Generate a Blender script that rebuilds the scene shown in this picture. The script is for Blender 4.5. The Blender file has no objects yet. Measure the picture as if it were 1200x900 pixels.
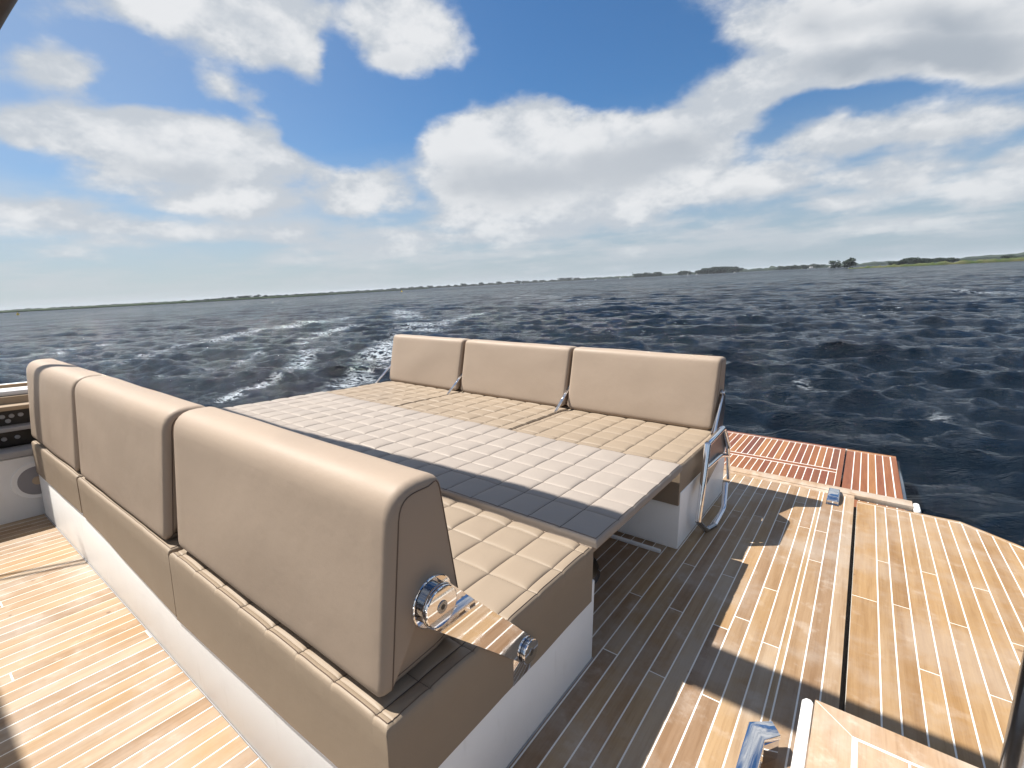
import bpy, bmesh, math, random
import numpy as np
from mathutils import Matrix, Vector, noise as mnoise

random.seed(7)
R = math.radians
scene = bpy.context.scene
COL = scene.collection

# ------------------------------------------------------------------ frame of the boat
# everything on board is modelled in the boat's own axes (x to the right, y aft, z up from the deck);
# the boat rides a little bow-up, so at the end every top-level thing on board is turned by TILT.
up = Vector((-0.0276, -0.0605, 0.9978)).normalized()
TILT = up.rotation_difference(Vector((0, 0, 1))).to_matrix().to_4x4()
WATER_Z = -0.95

# ------------------------------------------------------------------ camera
yaw, pitch, roll, foc = 0.6335588, 0.1757071, 0.0049168, 559.806
fwd = Vector((-math.sin(yaw)*math.cos(pitch), math.cos(yaw)*math.cos(pitch), -math.sin(pitch)))
rgt = Vector((math.cos(yaw), math.sin(yaw), 0)); upv = rgt.cross(fwd)
c_, s_ = math.cos(roll), math.sin(roll)
rv = c_*rgt + s_*upv; uv = -s_*rgt + c_*upv
cam = bpy.data.cameras.new('camera'); cam.sensor_width = 36; cam.lens = foc/1200*36
cam.clip_start = 0.05; cam.clip_end = 20000
camo = bpy.data.objects.new('camera', cam); COL.objects.link(camo)
m = Matrix((rv, uv, -fwd)).transposed().to_4x4(); m.translation = (0, 0, 1.35)
camo.matrix_world = TILT @ m
scene.camera = camo

# ------------------------------------------------------------------ sun, exposure
sun_boat = Vector((-0.67, -0.26, 1.0))
sun_dir = (TILT.to_3x3() @ sun_boat).normalized()
sl = bpy.data.lights.new('sun', 'SUN'); sl.energy = 5.0; sl.angle = R(0.5); sl.color = (1.0, 0.95, 0.87)
so = bpy.data.objects.new('sun', sl); COL.objects.link(so)
so.rotation_euler = sun_dir.to_track_quat('Z', 'Y').to_euler()
scene.view_settings.view_transform = 'Standard'; scene.view_settings.look = 'None'
scene.view_settings.gamma = 1.0; scene.view_settings.use_curve_mapping = False
scene.view_settings.exposure = 0.92

# ------------------------------------------------------------------ world: sky with broken cumulus
world = bpy.data.worlds.new('World'); scene.world = world; world.use_nodes = True
wn = world.node_tree; wn.nodes.clear(); wl = wn.links
def N(t, **kw):
    n = wn.nodes.new(t)
    for k, v in kw.items(): setattr(n, k, v)
    return n
def setin(n, i, v):
    if hasattr(v, 'is_output'): wl.new(v, n.inputs[i])
    else: n.inputs[i].default_value = v
def wm(op, a, b=0.0, c=0.0, clamp=False):
    n = N('ShaderNodeMath', operation=op, use_clamp=clamp)
    setin(n, 0, a); setin(n, 1, b); setin(n, 2, c)
    return n.outputs[0]
def wsmooth(v, a, b, lo=0.0, hi=1.0):
    n = N('ShaderNodeMapRange', interpolation_type='SMOOTHSTEP')
    setin(n, 0, v); setin(n, 1, a); setin(n, 2, b); setin(n, 3, lo); setin(n, 4, hi)
    return n.outputs[0]
def wmix(f, a, b):
    n = N('ShaderNodeMix', data_type='RGBA')
    setin(n, 0, f); setin(n, 6, a); setin(n, 7, b)
    return n.outputs[2]
sky = N('ShaderNodeTexSky', sky_type='NISHITA', sun_disc=False)
sky.sun_elevation = math.asin(sun_dir.z); sky.sun_rotation = math.atan2(sun_dir.x, sun_dir.y) % (2*math.pi)
sky.altitude = 0; sky.air_density = 1.0; sky.dust_density = 0.6; sky.ozone_density = 2.2
tc = N('ShaderNodeTexCoord'); gen = tc.outputs['Generated']
sep = N('ShaderNodeSeparateXYZ'); wl.new(gen, sep.inputs[0])
X, Y, Z = sep.outputs
D2 = 57.29578
az = wm('MULTIPLY', wm('ARCTAN2', X, Y), D2); el = wm('MULTIPLY', wm('ARCSINE', Z), D2)
# domain noise: cauliflower edges
nz = N('ShaderNodeTexNoise'); nz.inputs['Scale'].default_value = 5.0; nz.inputs['Detail'].default_value = 6; nz.inputs['Roughness'].default_value = 0.55
st = N('ShaderNodeVectorMath', operation='MULTIPLY'); wl.new(gen, st.inputs[0]); st.inputs[1].default_value = (1, 1, 1.7)
wl.new(st.outputs[0], nz.inputs['Vector'])
wob = N('ShaderNodeVectorMath', operation='SUBTRACT'); wl.new(nz.outputs['Color'], wob.inputs[0]); wob.inputs[1].default_value = (0.5, 0.5, 0.5)
wobs = N('ShaderNodeVectorMath', operation='MULTIPLY'); wl.new(wob.outputs[0], wobs.inputs[0]); wobs.inputs[1].default_value = (9.0, 4.0, 0.0)
cmb = N('ShaderNodeCombineXYZ'); wl.new(az, cmb.inputs[0]); wl.new(el, cmb.inputs[1])
pos = N('ShaderNodeVectorMath', operation='ADD'); wl.new(cmb.outputs[0], pos.inputs[0]); wl.new(wobs.outputs[0], pos.inputs[1])
P0 = pos.outputs[0]
CLOUDS = [(-76.6, 19.0, 3.2, 1.8, 7, 0.9),
    (-60.4, 24.4, 9.6, 2.6, 4, 0.95),
    (-67.2, 24.6, 8.7, 1.4, 10, 0.8),
    (-57.0, 21.9, 5.1, 2.3, -14, 0.8),
    (-45.2, 25.1, 6.5, 4.0, 2, 1.15),
    (-46.9, 22.1, 4.4, 1.7, 2, 0.6),
    (-38.1, 23.7, 3.2, 1.7, -1, 0.35),
    (-64.0, 19.4, 2.4, 1.6, -15, 0.75),
    (-61.2, 17.1, 2.3, 1.5, -43, 0.6),
    (-75.1, 14.6, 5.1, 2.0, 5, 0.75),
    (-70.6, 13.3, 7.9, 3.0, 10, 1.15),
    (-63.0, 13.0, 6.3, 2.8, -2, 1.0),
    (-79.7, 14.6, 3.6, 1.7, 16, 0.7),
    (-65.1, 9.0, 6.3, 1.4, -1, 0.95),
    (-79.1, 7.4, 5.5, 1.6, 0, 0.8),
    (-71.2, 6.1, 5.6, 1.1, -1, 0.75),
    (-77.6, 4.3, 3.4, 0.6, 0, 0.55),
    (-51.6, 11.3, 5.6, 2.6, 11, 0.95),
    (-53.2, 9.2, 5.3, 1.7, 0, 0.5),
    (-34.5, 15.0, 10.7, 4.7, 1, 1.3),
    (-39.4, 12.7, 5.7, 3.8, -1, 0.7),
    (-27.1, 12.0, 11.0, 4.2, -1, 1.1),
    (-18.2, 14.6, 7.7, 4.4, 6, 0.95),
    (-12.6, 16.0, 4.8, 2.5, -14, 0.6),
    (-32.0, 8.8, 14.1, 2.7, -1, 0.9),
    (-19.0, 9.5, 9.5, 2.7, 1, 0.7),
    (-5.6, 19.6, 7.5, 3.3, -14, 1.3),
    (1.8, 17.3, 8.7, 3.5, -15, 1.3),
    (6.8, 17.4, 6.3, 2.9, -26, 1.1),
    (-7.5, 16.4, 5.4, 1.8, -14, 0.7),
    (-4.7, 11.4, 4.0, 2.3, 5, 1.05),
    (2.4, 10.9, 5.3, 2.0, -3, 1.0),
    (7.1, 10.6, 2.4, 1.4, -9, 0.4),
    (1.3, 7.4, 4.8, 1.6, -1, 1.05),
    (-10.3, 7.9, 6.6, 1.8, -4, 1.0),
    (8.4, 5.8, 3.2, 1.2, 5, 0.95),
    (8.6, 7.8, 1.8, 1.0, -4, 0.7),
    (-3.3, 5.6, 4.1, 0.9, -8, 0.6),
    (-34.0, 6.5, 16.1, 1.7, 0, 0.7),
    (-59.3, 5.8, 9.2, 1.3, 1, 0.5),
    (-12.1, 4.8, 7.3, 1.0, -2, 0.6),
    (4.8, 3.3, 6.6, 1.0, -1, 0.7),
    (-47.8, 4.5, 14.0, 1.3, 1, 0.35),
    (-19.8, 3.0, 13.4, 1.1, -1, 0.4),
    (-27.8, 23.0, 13.2, 4.7, -16, -1.2),
    (-50.0, 18.0, 9.8, 4.1, 10, -0.9),
    (-71.0, 17.7, 3.6, 1.4, 1, -0.5),
    (-79.5, 11.0, 4.6, 1.4, 8, -0.35),
    (-26.1, 19.3, 8.1, 2.5, -21, -0.6),
    (-53.8, 14.9, 5.2, 2.3, 4, -0.5),
    (-5.2, 14.3, 4.7, 1.0, -2, -0.4),
    (2.2, 13.6, 5.0, 1.0, -3, -0.35),
    (-2.0, 6.6, 7.8, 0.9, -1, -0.35),
    (-52.9, 22.2, 4.1, 1.8, 79, -0.5),
    (-71.9, 22.3, 3.7, 1.6, 17, -0.3),
    (-37.1, 19.4, 5.2, 2.4, 28, -0.5)]
SHADES = [(-70.2, 11.4, 7.9, 1.6, 4, 0.5),
    (-33.8, 10.7, 14.1, 2.6, 1, 0.6),
    (0.8, 15.5, 10.1, 1.8, -11, 0.9),
    (-5.7, 20.5, 4.2, 1.7, -18, 0.3),
    (-19.0, 12.4, 8.5, 2.4, 2, 0.5),
    (-4.3, 9.9, 4.0, 1.1, 3, 0.4),
    (2.5, 9.7, 5.0, 1.0, 0, 0.5),
    (1.4, 6.4, 4.7, 0.7, 1, 0.4),
    (-9.8, 6.8, 6.2, 0.8, -3, 0.4),
    (-45.1, 22.1, 4.5, 1.4, 1, 0.3),
    (3.8, 17.8, 5.6, 1.6, -19, 0.5)]

def blobs(lst, p, acc):
    for a, e, ra, re, rot, w in lst:
        mp = N('ShaderNodeMapping', vector_type='TEXTURE'); wl.new(p, mp.inputs[0])
        mp.inputs['Location'].default_value = (a, e, 0); mp.inputs['Rotation'].default_value = (0, 0, R(rot)); mp.inputs['Scale'].default_value = (ra*1.36, re*1.36, 1)
        g = N('ShaderNodeTexGradient', gradient_type='QUADRATIC_SPHERE' if w > 0 else 'SPHERICAL'); wl.new(mp.outputs[0], g.inputs[0])
        g.gradient_type = 'SPHERICAL'
        acc = wm('MULTIPLY_ADD', g.outputs[1], w, acc)
    return acc
# high perspective clouds all round (they carry on outside the picture)
plane = N('ShaderNodeVectorMath', operation='DIVIDE'); wl.new(gen, plane.inputs[0])
zc = wm('ADD', wm('MAXIMUM', Z, 0.0), 0.12); cz = N('ShaderNodeCombineXYZ')
for i in range(3): wl.new(zc, cz.inputs[i])
wl.new(cz.outputs[0], plane.inputs[1])
n2 = N('ShaderNodeTexNoise'); n2.inputs['Scale'].default_value = 1.1; n2.inputs['Detail'].default_value = 7; n2.inputs['Roughness'].default_value = 0.56
wl.new(plane.outputs[0], n2.inputs['Vector'])
fb = n2.outputs[0]
# where the listed clouds are, the general field steps back
inview = wm('MULTIPLY', wsmooth(wm('ABSOLUTE', wm('ADD', az, 35.0)), 62.0, 50.0), wsmooth(el, 34.0, 26.0))
fine = N('ShaderNodeTexNoise'); fine.inputs['Scale'].default_value = 14.0; fine.inputs['Detail'].default_value = 6; fine.inputs['Roughness'].default_value = 0.6
wl.new(st.outputs[0], fine.inputs['Vector'])
fieldg = wm('MULTIPLY', wm('SUBTRACT', fb, 0.44), wm('MULTIPLY_ADD', inview, -3.0, 4.2))
nadd = wm('MULTIPLY', wm('SUBTRACT', fine.outputs[0], 0.5), 0.85)
dens0 = wm('ADD', blobs(CLOUDS, P0, fieldg), nadd)
cloud = wsmooth(dens0, 0.06, 0.68)
thick = wsmooth(dens0, 0.35, 1.2)
shade = blobs(SHADES, P0, wm('MULTIPLY_ADD', wm('SUBTRACT', nz.outputs[0], 0.5), 0.5, 0.0))
shade = wm('MULTIPLY', wsmooth(shade, 0.0, 0.55), thick)
puffs = wm('ADD', wm('MULTIPLY', wm('SUBTRACT', fine.outputs[0], 0.5), 2.4), wm('MULTIPLY', wm('SUBTRACT', nz.outputs[0], 0.5), 3.4))
lit = wmix(wsmooth(wm('ADD', wm('MULTIPLY', thick, 0.75), puffs), -0.15, 1.0), (5.6, 6.0, 6.5, 1), (8.1, 8.2, 8.35, 1))
ccol = wmix(shade, lit, wmix(wsmooth(az, -25.0, -8.0), (5.3, 5.65, 6.1, 1), (4.3, 4.75, 5.3, 1)))
# pale veil towards the horizon
veil = wm('MAXIMUM', wsmooth(el, 19.0, -1.0, 0.0, 0.96), wsmooth(az, -30.0, -95.0, 0.0, 0.40))
veiln = wm('MULTIPLY', veil, wm('MULTIPLY_ADD', fb, 0.5, 0.72), clamp=True)
tint = N('ShaderNodeMix', data_type='RGBA', blend_type='MULTIPLY'); tint.inputs[0].default_value = 1.0
wl.new(sky.outputs[0], tint.inputs[6]); tint.inputs[7].default_value = (0.53, 0.86, 1.12, 1)
vcol = wmix(wsmooth(az, -75.0, 5.0), (5.5, 5.95, 6.25, 1), (4.2, 4.95, 5.6, 1))
base = wmix(veiln, tint.outputs[2], vcol)
cl2 = wm('MULTIPLY', cloud, wsmooth(el, -1.0, 9.0, 0.30, 0.97))
low = wm('MULTIPLY', wsmooth(fb, 0.40, 0.62), wm('MULTIPLY', wsmooth(el, 0.5, 4.0), wsmooth(el, 13.0, 6.0)))
base = wmix(wm('MULTIPLY', low, 0.55), base, (6.2, 6.55, 6.95, 1))
full = wmix(cl2, base, ccol)
bg = N('ShaderNodeBackground'); wl.new(full, bg.inputs[0]); bg.inputs[1].default_value = 0.054
wo = N('ShaderNodeOutputWorld'); wl.new(bg.outputs[0], wo.inputs[0])
world.cycles.sampling_method = 'MANUAL'; world.cycles.sample_map_resolution = 512

# ------------------------------------------------------------------ materials
def mat(name, color, rough=0.5, metal=0.0, coat=0.0, spec=0.5):
    mt = bpy.data.materials.new(name); mt.use_nodes = True
    b = mt.node_tree.nodes['Principled BSDF']
    b.inputs['Base Color'].default_value = (*color, 1); b.inputs['Roughness'].default_value = rough
    b.inputs['Metallic'].default_value = metal; b.inputs['Coat Weight'].default_value = coat
    b.inputs['Specular IOR Level'].default_value = spec
    return mt, mt.node_tree, b
class T:
    """small node helper for one material"""
    def __init__(s, tree): s.t = tree
    def n(s, typ, ins=None, **kw):
        n = s.t.nodes.new(typ)
        for k, v in kw.items(): setattr(n, k, v)
        for k, v in (ins or {}).items():
            if hasattr(v, 'is_output'): s.t.links.new(v, n.inputs[k])
            else: n.inputs[k].default_value = v
        return n
    def m(s, op, a, b=0.0, c=0.0, clamp=False): return s.n('ShaderNodeMath', {0: a, 1: b, 2: c}, operation=op, use_clamp=clamp).outputs[0]
    def mix(s, f, a, b, mode='MIX'): return s.n('ShaderNodeMix', {0: f, 6: a, 7: b}, data_type='RGBA', blend_type=mode).outputs[2]
    def sm(s, v, a, b, lo=0.0, hi=1.0): return s.n('ShaderNodeMapRange', {0: v, 1: a, 2: b, 3: lo, 4: hi}, interpolation_type='SMOOTHSTEP').outputs[0]
    def noise(s, vec, scale, detail=4, rough=0.5): return s.n('ShaderNodeTexNoise', {'Vector': vec, 'Scale': scale, 'Detail': detail, 'Roughness': rough}).outputs[0]
    def scale(s, vec, xyz): return s.n('ShaderNodeVectorMath', {0: vec, 1: xyz}, operation='MULTIPLY').outputs[0]
    def link(s, a, b): s.t.links.new(a, b)
    def bump(s, h, strength, dist, bsdf):
        b = s.n('ShaderNodeBump', {'Height': h, 'Strength': strength, 'Distance': dist}); s.link(b.outputs[0], bsdf.inputs['Normal'])

def leather(name, col, var=0.04):
    mt, nt, b = mat(name, col, 0.58, spec=0.32); t = T(nt)
    pos = t.n('ShaderNodeNewGeometry').outputs['Position']
    big = t.noise(pos, 3.5, 3)
    g = t.noise(pos, 900, 2, 0.6)
    wr = t.noise(t.scale(pos, (10, 10, 9)), 1.5, 4, 0.55)
    c = t.mix(big, (*[v*(1-var*1.5) for v in col], 1), (*[min(1, v*(1+var*1.5)) for v in col], 1))
    t.link(c, b.inputs['Base Color'])
    t.link(t.sm(big, 0.3, 0.7, 0.52, 0.66), b.inputs['Roughness'])
    h = t.m('ADD', t.m('MULTIPLY', g, 0.10), t.m('MULTIPLY', wr, 1.0))
    t.bump(h, 0.28, 0.005, b)
    return mt
def teak(name, cols, rough=0.6, coat=0.0, grey=(0.42, 0.38, 0.34), greyamt=0.5, stain=True):
    """wood with grain along y, a tone of its own for every plank and patchy weathering"""
    mt, nt, b = mat(name, cols[0], rough, coat=coat, spec=0.35); t = T(nt)
    pos = t.n('ShaderNodeNewGeometry').outputs['Position']
    rnd = t.n('ShaderNodeObjectInfo').outputs['Random']
    off = t.n('ShaderNodeCombineXYZ', {0: t.m('MULTIPLY', rnd, 37.0), 1: t.m('MULTIPLY', rnd, 91.0), 2: t.m('MULTIPLY', rnd, 17.0)}).outputs[0]
    p = t.n('ShaderNodeVectorMath', {0: pos, 1: off}, operation='ADD').outputs[0]
    grain = t.noise(t.scale(p, (160, 5.0, 60)), 1.0, 5, 0.65)
    fine = t.noise(t.scale(p, (700, 45, 300)), 1.0, 3, 0.6)
    band = t.noise(t.scale(p, (26, 1.4, 20)), 1.0, 3, 0.5)
    patch = t.noise(pos, 2.3, 6, 0.66)
    patch2 = t.noise(t.n('ShaderNodeVectorMath', {0: pos, 1: (7.1, 3.3, 1.0)}, operation='ADD').outputs[0], 9.0, 5, 0.6)
    ramp = t.n('ShaderNodeValToRGB', {0: rnd}); cr = ramp.color_ramp
    cr.elements[0].color = (*cols[0], 1); cr.elements[0].position = 0
    cr.elements[1].color = (*cols[-1], 1); cr.elements[1].position = 1
    for i, c in enumerate(cols[1:-1]):
        e = cr.elements.new((i+1)/(len(cols)-1)); e.color = (*c, 1)
    c = ramp.outputs[0]
    c = t.mix(t.sm(band, 0.35, 0.7), c, t.mix(1.0, c, (0.80, 0.74, 0.66, 1), 'MULTIPLY'))
    c = t.mix(t.m('MULTIPLY', t.sm(grain, 0.42, 0.75), 0.34), c, t.mix(1.0, c, (0.55, 0.47, 0.40, 1), 'MULTIPLY'))
    c = t.mix(t.m('MULTIPLY', t.sm(patch, 0.42, 0.66), greyamt), c, (*grey, 1))
    c = t.mix(t.m('MULTIPLY', t.sm(patch2, 0.56, 0.72), greyamt*0.6), c, (*[min(1, g*1.35) for g in grey], 1))
    c = t.mix(t.m('MULTIPLY', t.sm(fine, 0.55, 0.8), 0.25), c, t.mix(1.0, c, (0.5, 0.42, 0.36, 1), 'MULTIPLY'))
    if stain:
        vor = t.n('ShaderNodeTexVoronoi', {'Vector': pos, 'Scale': 6.5, 'Randomness': 1.0}).outputs['Distance']
        wp = t.noise(pos, 60, 3)
        sp = t.m('MULTIPLY', t.sm(t.m('ADD', vor, t.m('MULTIPLY', wp, 0.10)), 0.125, 0.085), t.sm(t.noise(pos, 1.7, 2), 0.47, 0.53))
        c = t.mix(t.m('MULTIPLY', sp, 0.7), c, (0.12, 0.06, 0.03, 1))
    t.link(c, b.inputs['Base Color'])
    t.link(t.m('MULTIPLY_ADD', patch, 0.2, rough-0.1), b.inputs['Roughness'])
    t.bump(t.m('ADD', grain, t.m('MULTIPLY', fine, 0.6)), 0.35, 0.0012, b)
    return mt
def gelcoat(name, col=(0.83, 0.825, 0.81), rough=0.45):
    mt, nt, b = mat(name, col, rough, coat=0.08); t = T(nt)
    pos = t.n('ShaderNodeNewGeometry').outputs['Position']
    n1 = t.noise(pos, 4.0, 5, 0.6); n2_ = t.noise(t.scale(pos, (30, 30, 6)), 1.0, 4)
    c = t.mix(t.m('MULTIPLY', t.sm(n1, 0.45, 0.75), 0.35), (*col, 1), (*[v*0.86 for v in col], 1))
    c = t.mix(t.m('MULTIPLY', t.sm(n2_, 0.6, 0.8), 0.2), c, (0.55, 0.53, 0.48, 1))
    t.link(c, b.inputs['Base Color']); t.link(t.m('MULTIPLY_ADD', n1, 0.25, rough-0.05), b.inputs['Roughness'])
    return mt
def metalmat(name, col=(0.82, 0.82, 0.84), rough=0.025):
    mt, nt, b = mat(name, col, rough, metal=1.0); t = T(nt)
    pos = t.n('ShaderNodeNewGeometry').outputs['Position']
    n1 = t.noise(pos, 18, 5, 0.6); n3 = t.noise(pos, 160, 3, 0.6)
    t.link(t.m('MULTIPLY_ADD', t.sm(n1, 0.5, 0.8), 0.10, rough), b.inputs['Roughness'])
    t.link(t.mix(t.m('MULTIPLY', t.sm(n3, 0.62, 0.75), 0.35), (*col, 1), (0.35, 0.33, 0.3, 1)), b.inputs['Base Color'])
    return mt

M = {}
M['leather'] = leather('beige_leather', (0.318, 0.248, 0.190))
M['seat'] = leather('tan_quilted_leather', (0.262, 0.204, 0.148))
M['table'] = leather('pale_quilted_leather', (0.300, 0.258, 0.224))
M['thread'] = mat('shaded_thread', (0.05, 0.035, 0.028), 0.8)[0]  # seam thread, with the shade of the creases put into its colour
M['thread_pale'] = mat('lit_thread', (0.15, 0.115, 0.085), 0.8)[0]  # cross seams paler: the light they catch is put into the thread colour
M['piping'] = mat('brown_piping', (0.10, 0.065, 0.045), 0.6)[0]
M['deck'] = teak('weathered_teak', [(0.32, 0.20, 0.098), (0.36, 0.25, 0.14), (0.23, 0.145, 0.085), (0.31, 0.205, 0.115), (0.37, 0.28, 0.19), (0.28, 0.17, 0.09)], 0.62, grey=(0.36, 0.315, 0.27), greyamt=0.48)
M['hatch'] = teak('golden_teak', [(0.32, 0.19, 0.080), (0.35, 0.225, 0.11), (0.28, 0.17, 0.08), (0.36, 0.25, 0.14)], 0.55, grey=(0.36, 0.30, 0.245), greyamt=0.42)
M['lid'] = teak('bleached_teak', [(0.38, 0.26, 0.165), (0.42, 0.30, 0.20)], 0.62, grey=(0.46, 0.40, 0.34), greyamt=0.7, stain=False)
M['varnish'] = teak('varnished_teak', [(0.15, 0.042, 0.022), (0.25, 0.095, 0.032), (0.18, 0.055, 0.026), (0.31, 0.14, 0.048), (0.12, 0.035, 0.022)], 0.5, coat=0.08, grey=(0.22, 0.09, 0.04), greyamt=0.25, stain=False)
M['caulk'] = mat('white_caulk', (0.74, 0.71, 0.66), 0.6)[0]
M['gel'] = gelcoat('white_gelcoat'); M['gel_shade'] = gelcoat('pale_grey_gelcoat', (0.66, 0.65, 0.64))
M['chrome'] = metalmat('polished_steel'); M['steel_dark'] = metalmat('dark_steel', (0.30, 0.31, 0.33), 0.15)
M['plate'] = mat('dark_grey_plate', (0.10, 0.10, 0.11), 0.3, metal=0.5)[0]
M['black'] = mat('black_recess', (0.012, 0.011, 0.010), 0.35)[0]
M['gap'] = mat('dark_gutter', (0.015, 0.012, 0.010), 0.7)[0]
M['grille'] = mat('grey_speaker_grille', (0.20, 0.19, 0.20), 0.6)[0]
M['trim'] = mat('grey_trim', (0.30, 0.30, 0.31), 0.35)[0]
M['beigep'] = mat('beige_panel', (0.33, 0.25, 0.17), 0.5)[0]
M['canvas'] = leather('dark_brown_canvas', (0.075, 0.055, 0.042)); 
M['navy'] = mat('dark_antifouling', (0.02, 0.03, 0.05), 0.4)[0]

# ------------------------------------------------------------------ object helpers
BOARD = []      # top-level things on board, turned by TILT at the end
def link(name, me, parent=None, board=True):
    o = bpy.data.objects.new(name, me); COL.objects.link(o)
    if parent is not None: o.parent = parent
    elif board: BOARD.append(o)
    return o
def bm_obj(name, bm, material, parent=None, smooth=False, board=True, auto=None):
    me = bpy.data.meshes.new(name); bm.to_mesh(me); bm.free(); me.materials.append(material)
    if smooth: me.polygons.foreach_set('use_smooth', [True]*len(me.polygons))
    if auto is not None: me.set_sharp_from_angle(angle=R(auto))
    return link(name, me, parent, board)
def thing(name, label, cat, loc=(0, 0, 0), group=None, board=True):
    o = bpy.data.objects.new(name, None); COL.objects.link(o); o.location = loc
    o.empty_display_size = 0.1
    o['label'] = label; o['category'] = cat
    if group: o['group'] = group
    if board: BOARD.append(o)
    return o
def tag(o, label, cat, group=None):
    o['label'] = label; o['category'] = cat
    if group: o['group'] = group
    return o
def struct(o): o['kind'] = 'structure'; return o
def box_bm(x0, x1, y0, y1, z0, z1, bevel=0.0, seg=2, bm=None):
    new = bm is None
    bm = bm or bmesh.new()
    r = bmesh.ops.create_cube(bm, size=1.0)
    for v in r['verts']:
        v.co = Vector(((x0+x1)/2 + v.co.x*(x1-x0), (y0+y1)/2 + v.co.y*(y1-y0), (z0+z1)/2 + v.co.z*(z1-z0)))
    if bevel:
        es = list({e for v in r['verts'] for e in v.link_edges})
        bmesh.ops.bevel(bm, geom=es, offset=bevel, segments=seg, profile=0.5, affect='EDGES')
    return bm
def box(name, x0, x1, y0, y1, z0, z1, material, parent=None, bevel=0.0, seg=2):
    bm = box_bm(x0, x1, y0, y1, z0, z1, bevel, seg)
    if parent is not None and parent.type == 'EMPTY': bmesh.ops.translate(bm, verts=bm.verts, vec=-loc_of(parent))
    return bm_obj(name, bm, material, parent, smooth=bevel > 0, auto=35)
def loc_of(p):
    v = Vector((0, 0, 0))
    while p is not None: v += p.location; p = p.parent
    return v
def tube_bm(pts, r, n=12, bm=None, cap=True):
    """round tube swept along points; r a number or a list"""
    bm = bm or bmesh.new(); pts = [Vector(p) for p in pts]; k = len(pts)
    rs = r if isinstance(r, (list, tuple)) else [r]*k
    rings = []; prev = None
    for i, p in enumerate(pts):
        if i == 0: d = pts[1]-p
        elif i == k-1: d = p-pts[i-1]
        else: d = (pts[i+1]-p).normalized() + (p-pts[i-1]).normalized()
        d.normalize()
        if prev is None:
            a = d.orthogonal().normalized()
        else:
            a = (prev - d*prev.dot(d)).normalized()
        prev = a; b = d.cross(a)
        rings.append([bm.verts.new(p + (a*math.cos(t)+b*math.sin(t))*rs[i]) for t in [2*math.pi*j/n for j in range(n)]])
    for i in range(k-1):
        for j in range(n):
            bm.faces.new((rings[i][j], rings[i][(j+1) % n], rings[i+1][(j+1) % n], rings[i+1][j]))
    if cap:
        bm.faces.new(rings[0][::-1]); bm.faces.new(rings[-1])
    return bm
def smooth_path(pts, r=0.03, n=5):
    """polyline with its corners rounded"""
    pts = [Vector(p) for p in pts]; out = [pts[0]]
    for i in range(1, len(pts)-1):
        a, b, c = pts[i-1], pts[i], pts[i+1]
        d1 = (a-b); d2 = (c-b); q = min(r, d1.length*0.45, d2.length*0.45)
        s, e = b+d1.normalized()*q, b+d2.normalized()*q
        for k in range(n+1):
            t = k/n; out.append(s*(1-t)**2 + b*2*t*(1-t) + e*t*t)
    out.append(pts[-1]); return out
def tube(name, pts, r, material, parent=None, n=14, round_=0.0):
    if round_: pts = smooth_path(pts, round_)
    bm = tube_bm(pts, r, n)
    if parent is not None: bmesh.ops.translate(bm, verts=bm.verts, vec=-loc_of(parent))
    return bm_obj(name, bm, material, parent, smooth=True, auto=50)
def disc_x(name, x0, x1, cy, cz, r, material, parent, bev=0.004, n=40, ry=None):
    """a disc whose axis runs along x"""
    bm = bmesh.new(); ry = ry or r; rings = []
    for x, q in ((x0, 1), (x1-bev, 1), (x1-bev*0.3, 1-bev*0.3/r), (x1, 1-bev/r)) if x1 > x0 else ((x0, 1), (x1+bev, 1), (x1+bev*.3, 1-bev*.3/r), (x1, 1-bev/r)):
        rings.append([bm.verts.new((x, cy+ry*q*math.cos(2*math.pi*j/n), cz+r*q*math.sin(2*math.pi*j/n))) for j in range(n)])
    for i in range(3):
        for j in range(n): bm.faces.new((rings[i][j], rings[i][(j+1) % n], rings[i+1][(j+1) % n], rings[i+1][j]))
    bm.faces.new(rings[0][::-1]); bm.faces.new(rings[-1])
    bmesh.ops.recalc_face_normals(bm, faces=bm.faces)
    if parent is not None: bmesh.ops.translate(bm, verts=bm.verts, vec=-loc_of(parent))
    return bm_obj(name, bm, material, parent, smooth=True, auto=12)
def prism(name, poly, z0, z1, material, parent=None, bevel=0.0):
    """flat polygon (x, y) given thickness"""
    bm = bmesh.new()
    a = [bm.verts.new((x, y, z0)) for x, y in poly]; b = [bm.verts.new((x, y, z1)) for x, y in poly]
    n = len(poly); bm.faces.new(a[::-1]); top = bm.faces.new(b)
    for i in range(n): bm.faces.new((a[i], a[(i+1) % n], b[(i+1) % n], b[i]))
    bmesh.ops.recalc_face_normals(bm, faces=bm.faces)
    if bevel:
        bmesh.ops.bevel(bm, geom=list(top.edges), offset=bevel, segments=2, profile=0.5, affect='EDGES')
    if parent is not None: bmesh.ops.translate(bm, verts=bm.verts, vec=-loc_of(parent))
    return bm_obj(name, bm, material, parent, smooth=bevel > 0, auto=40)

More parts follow.
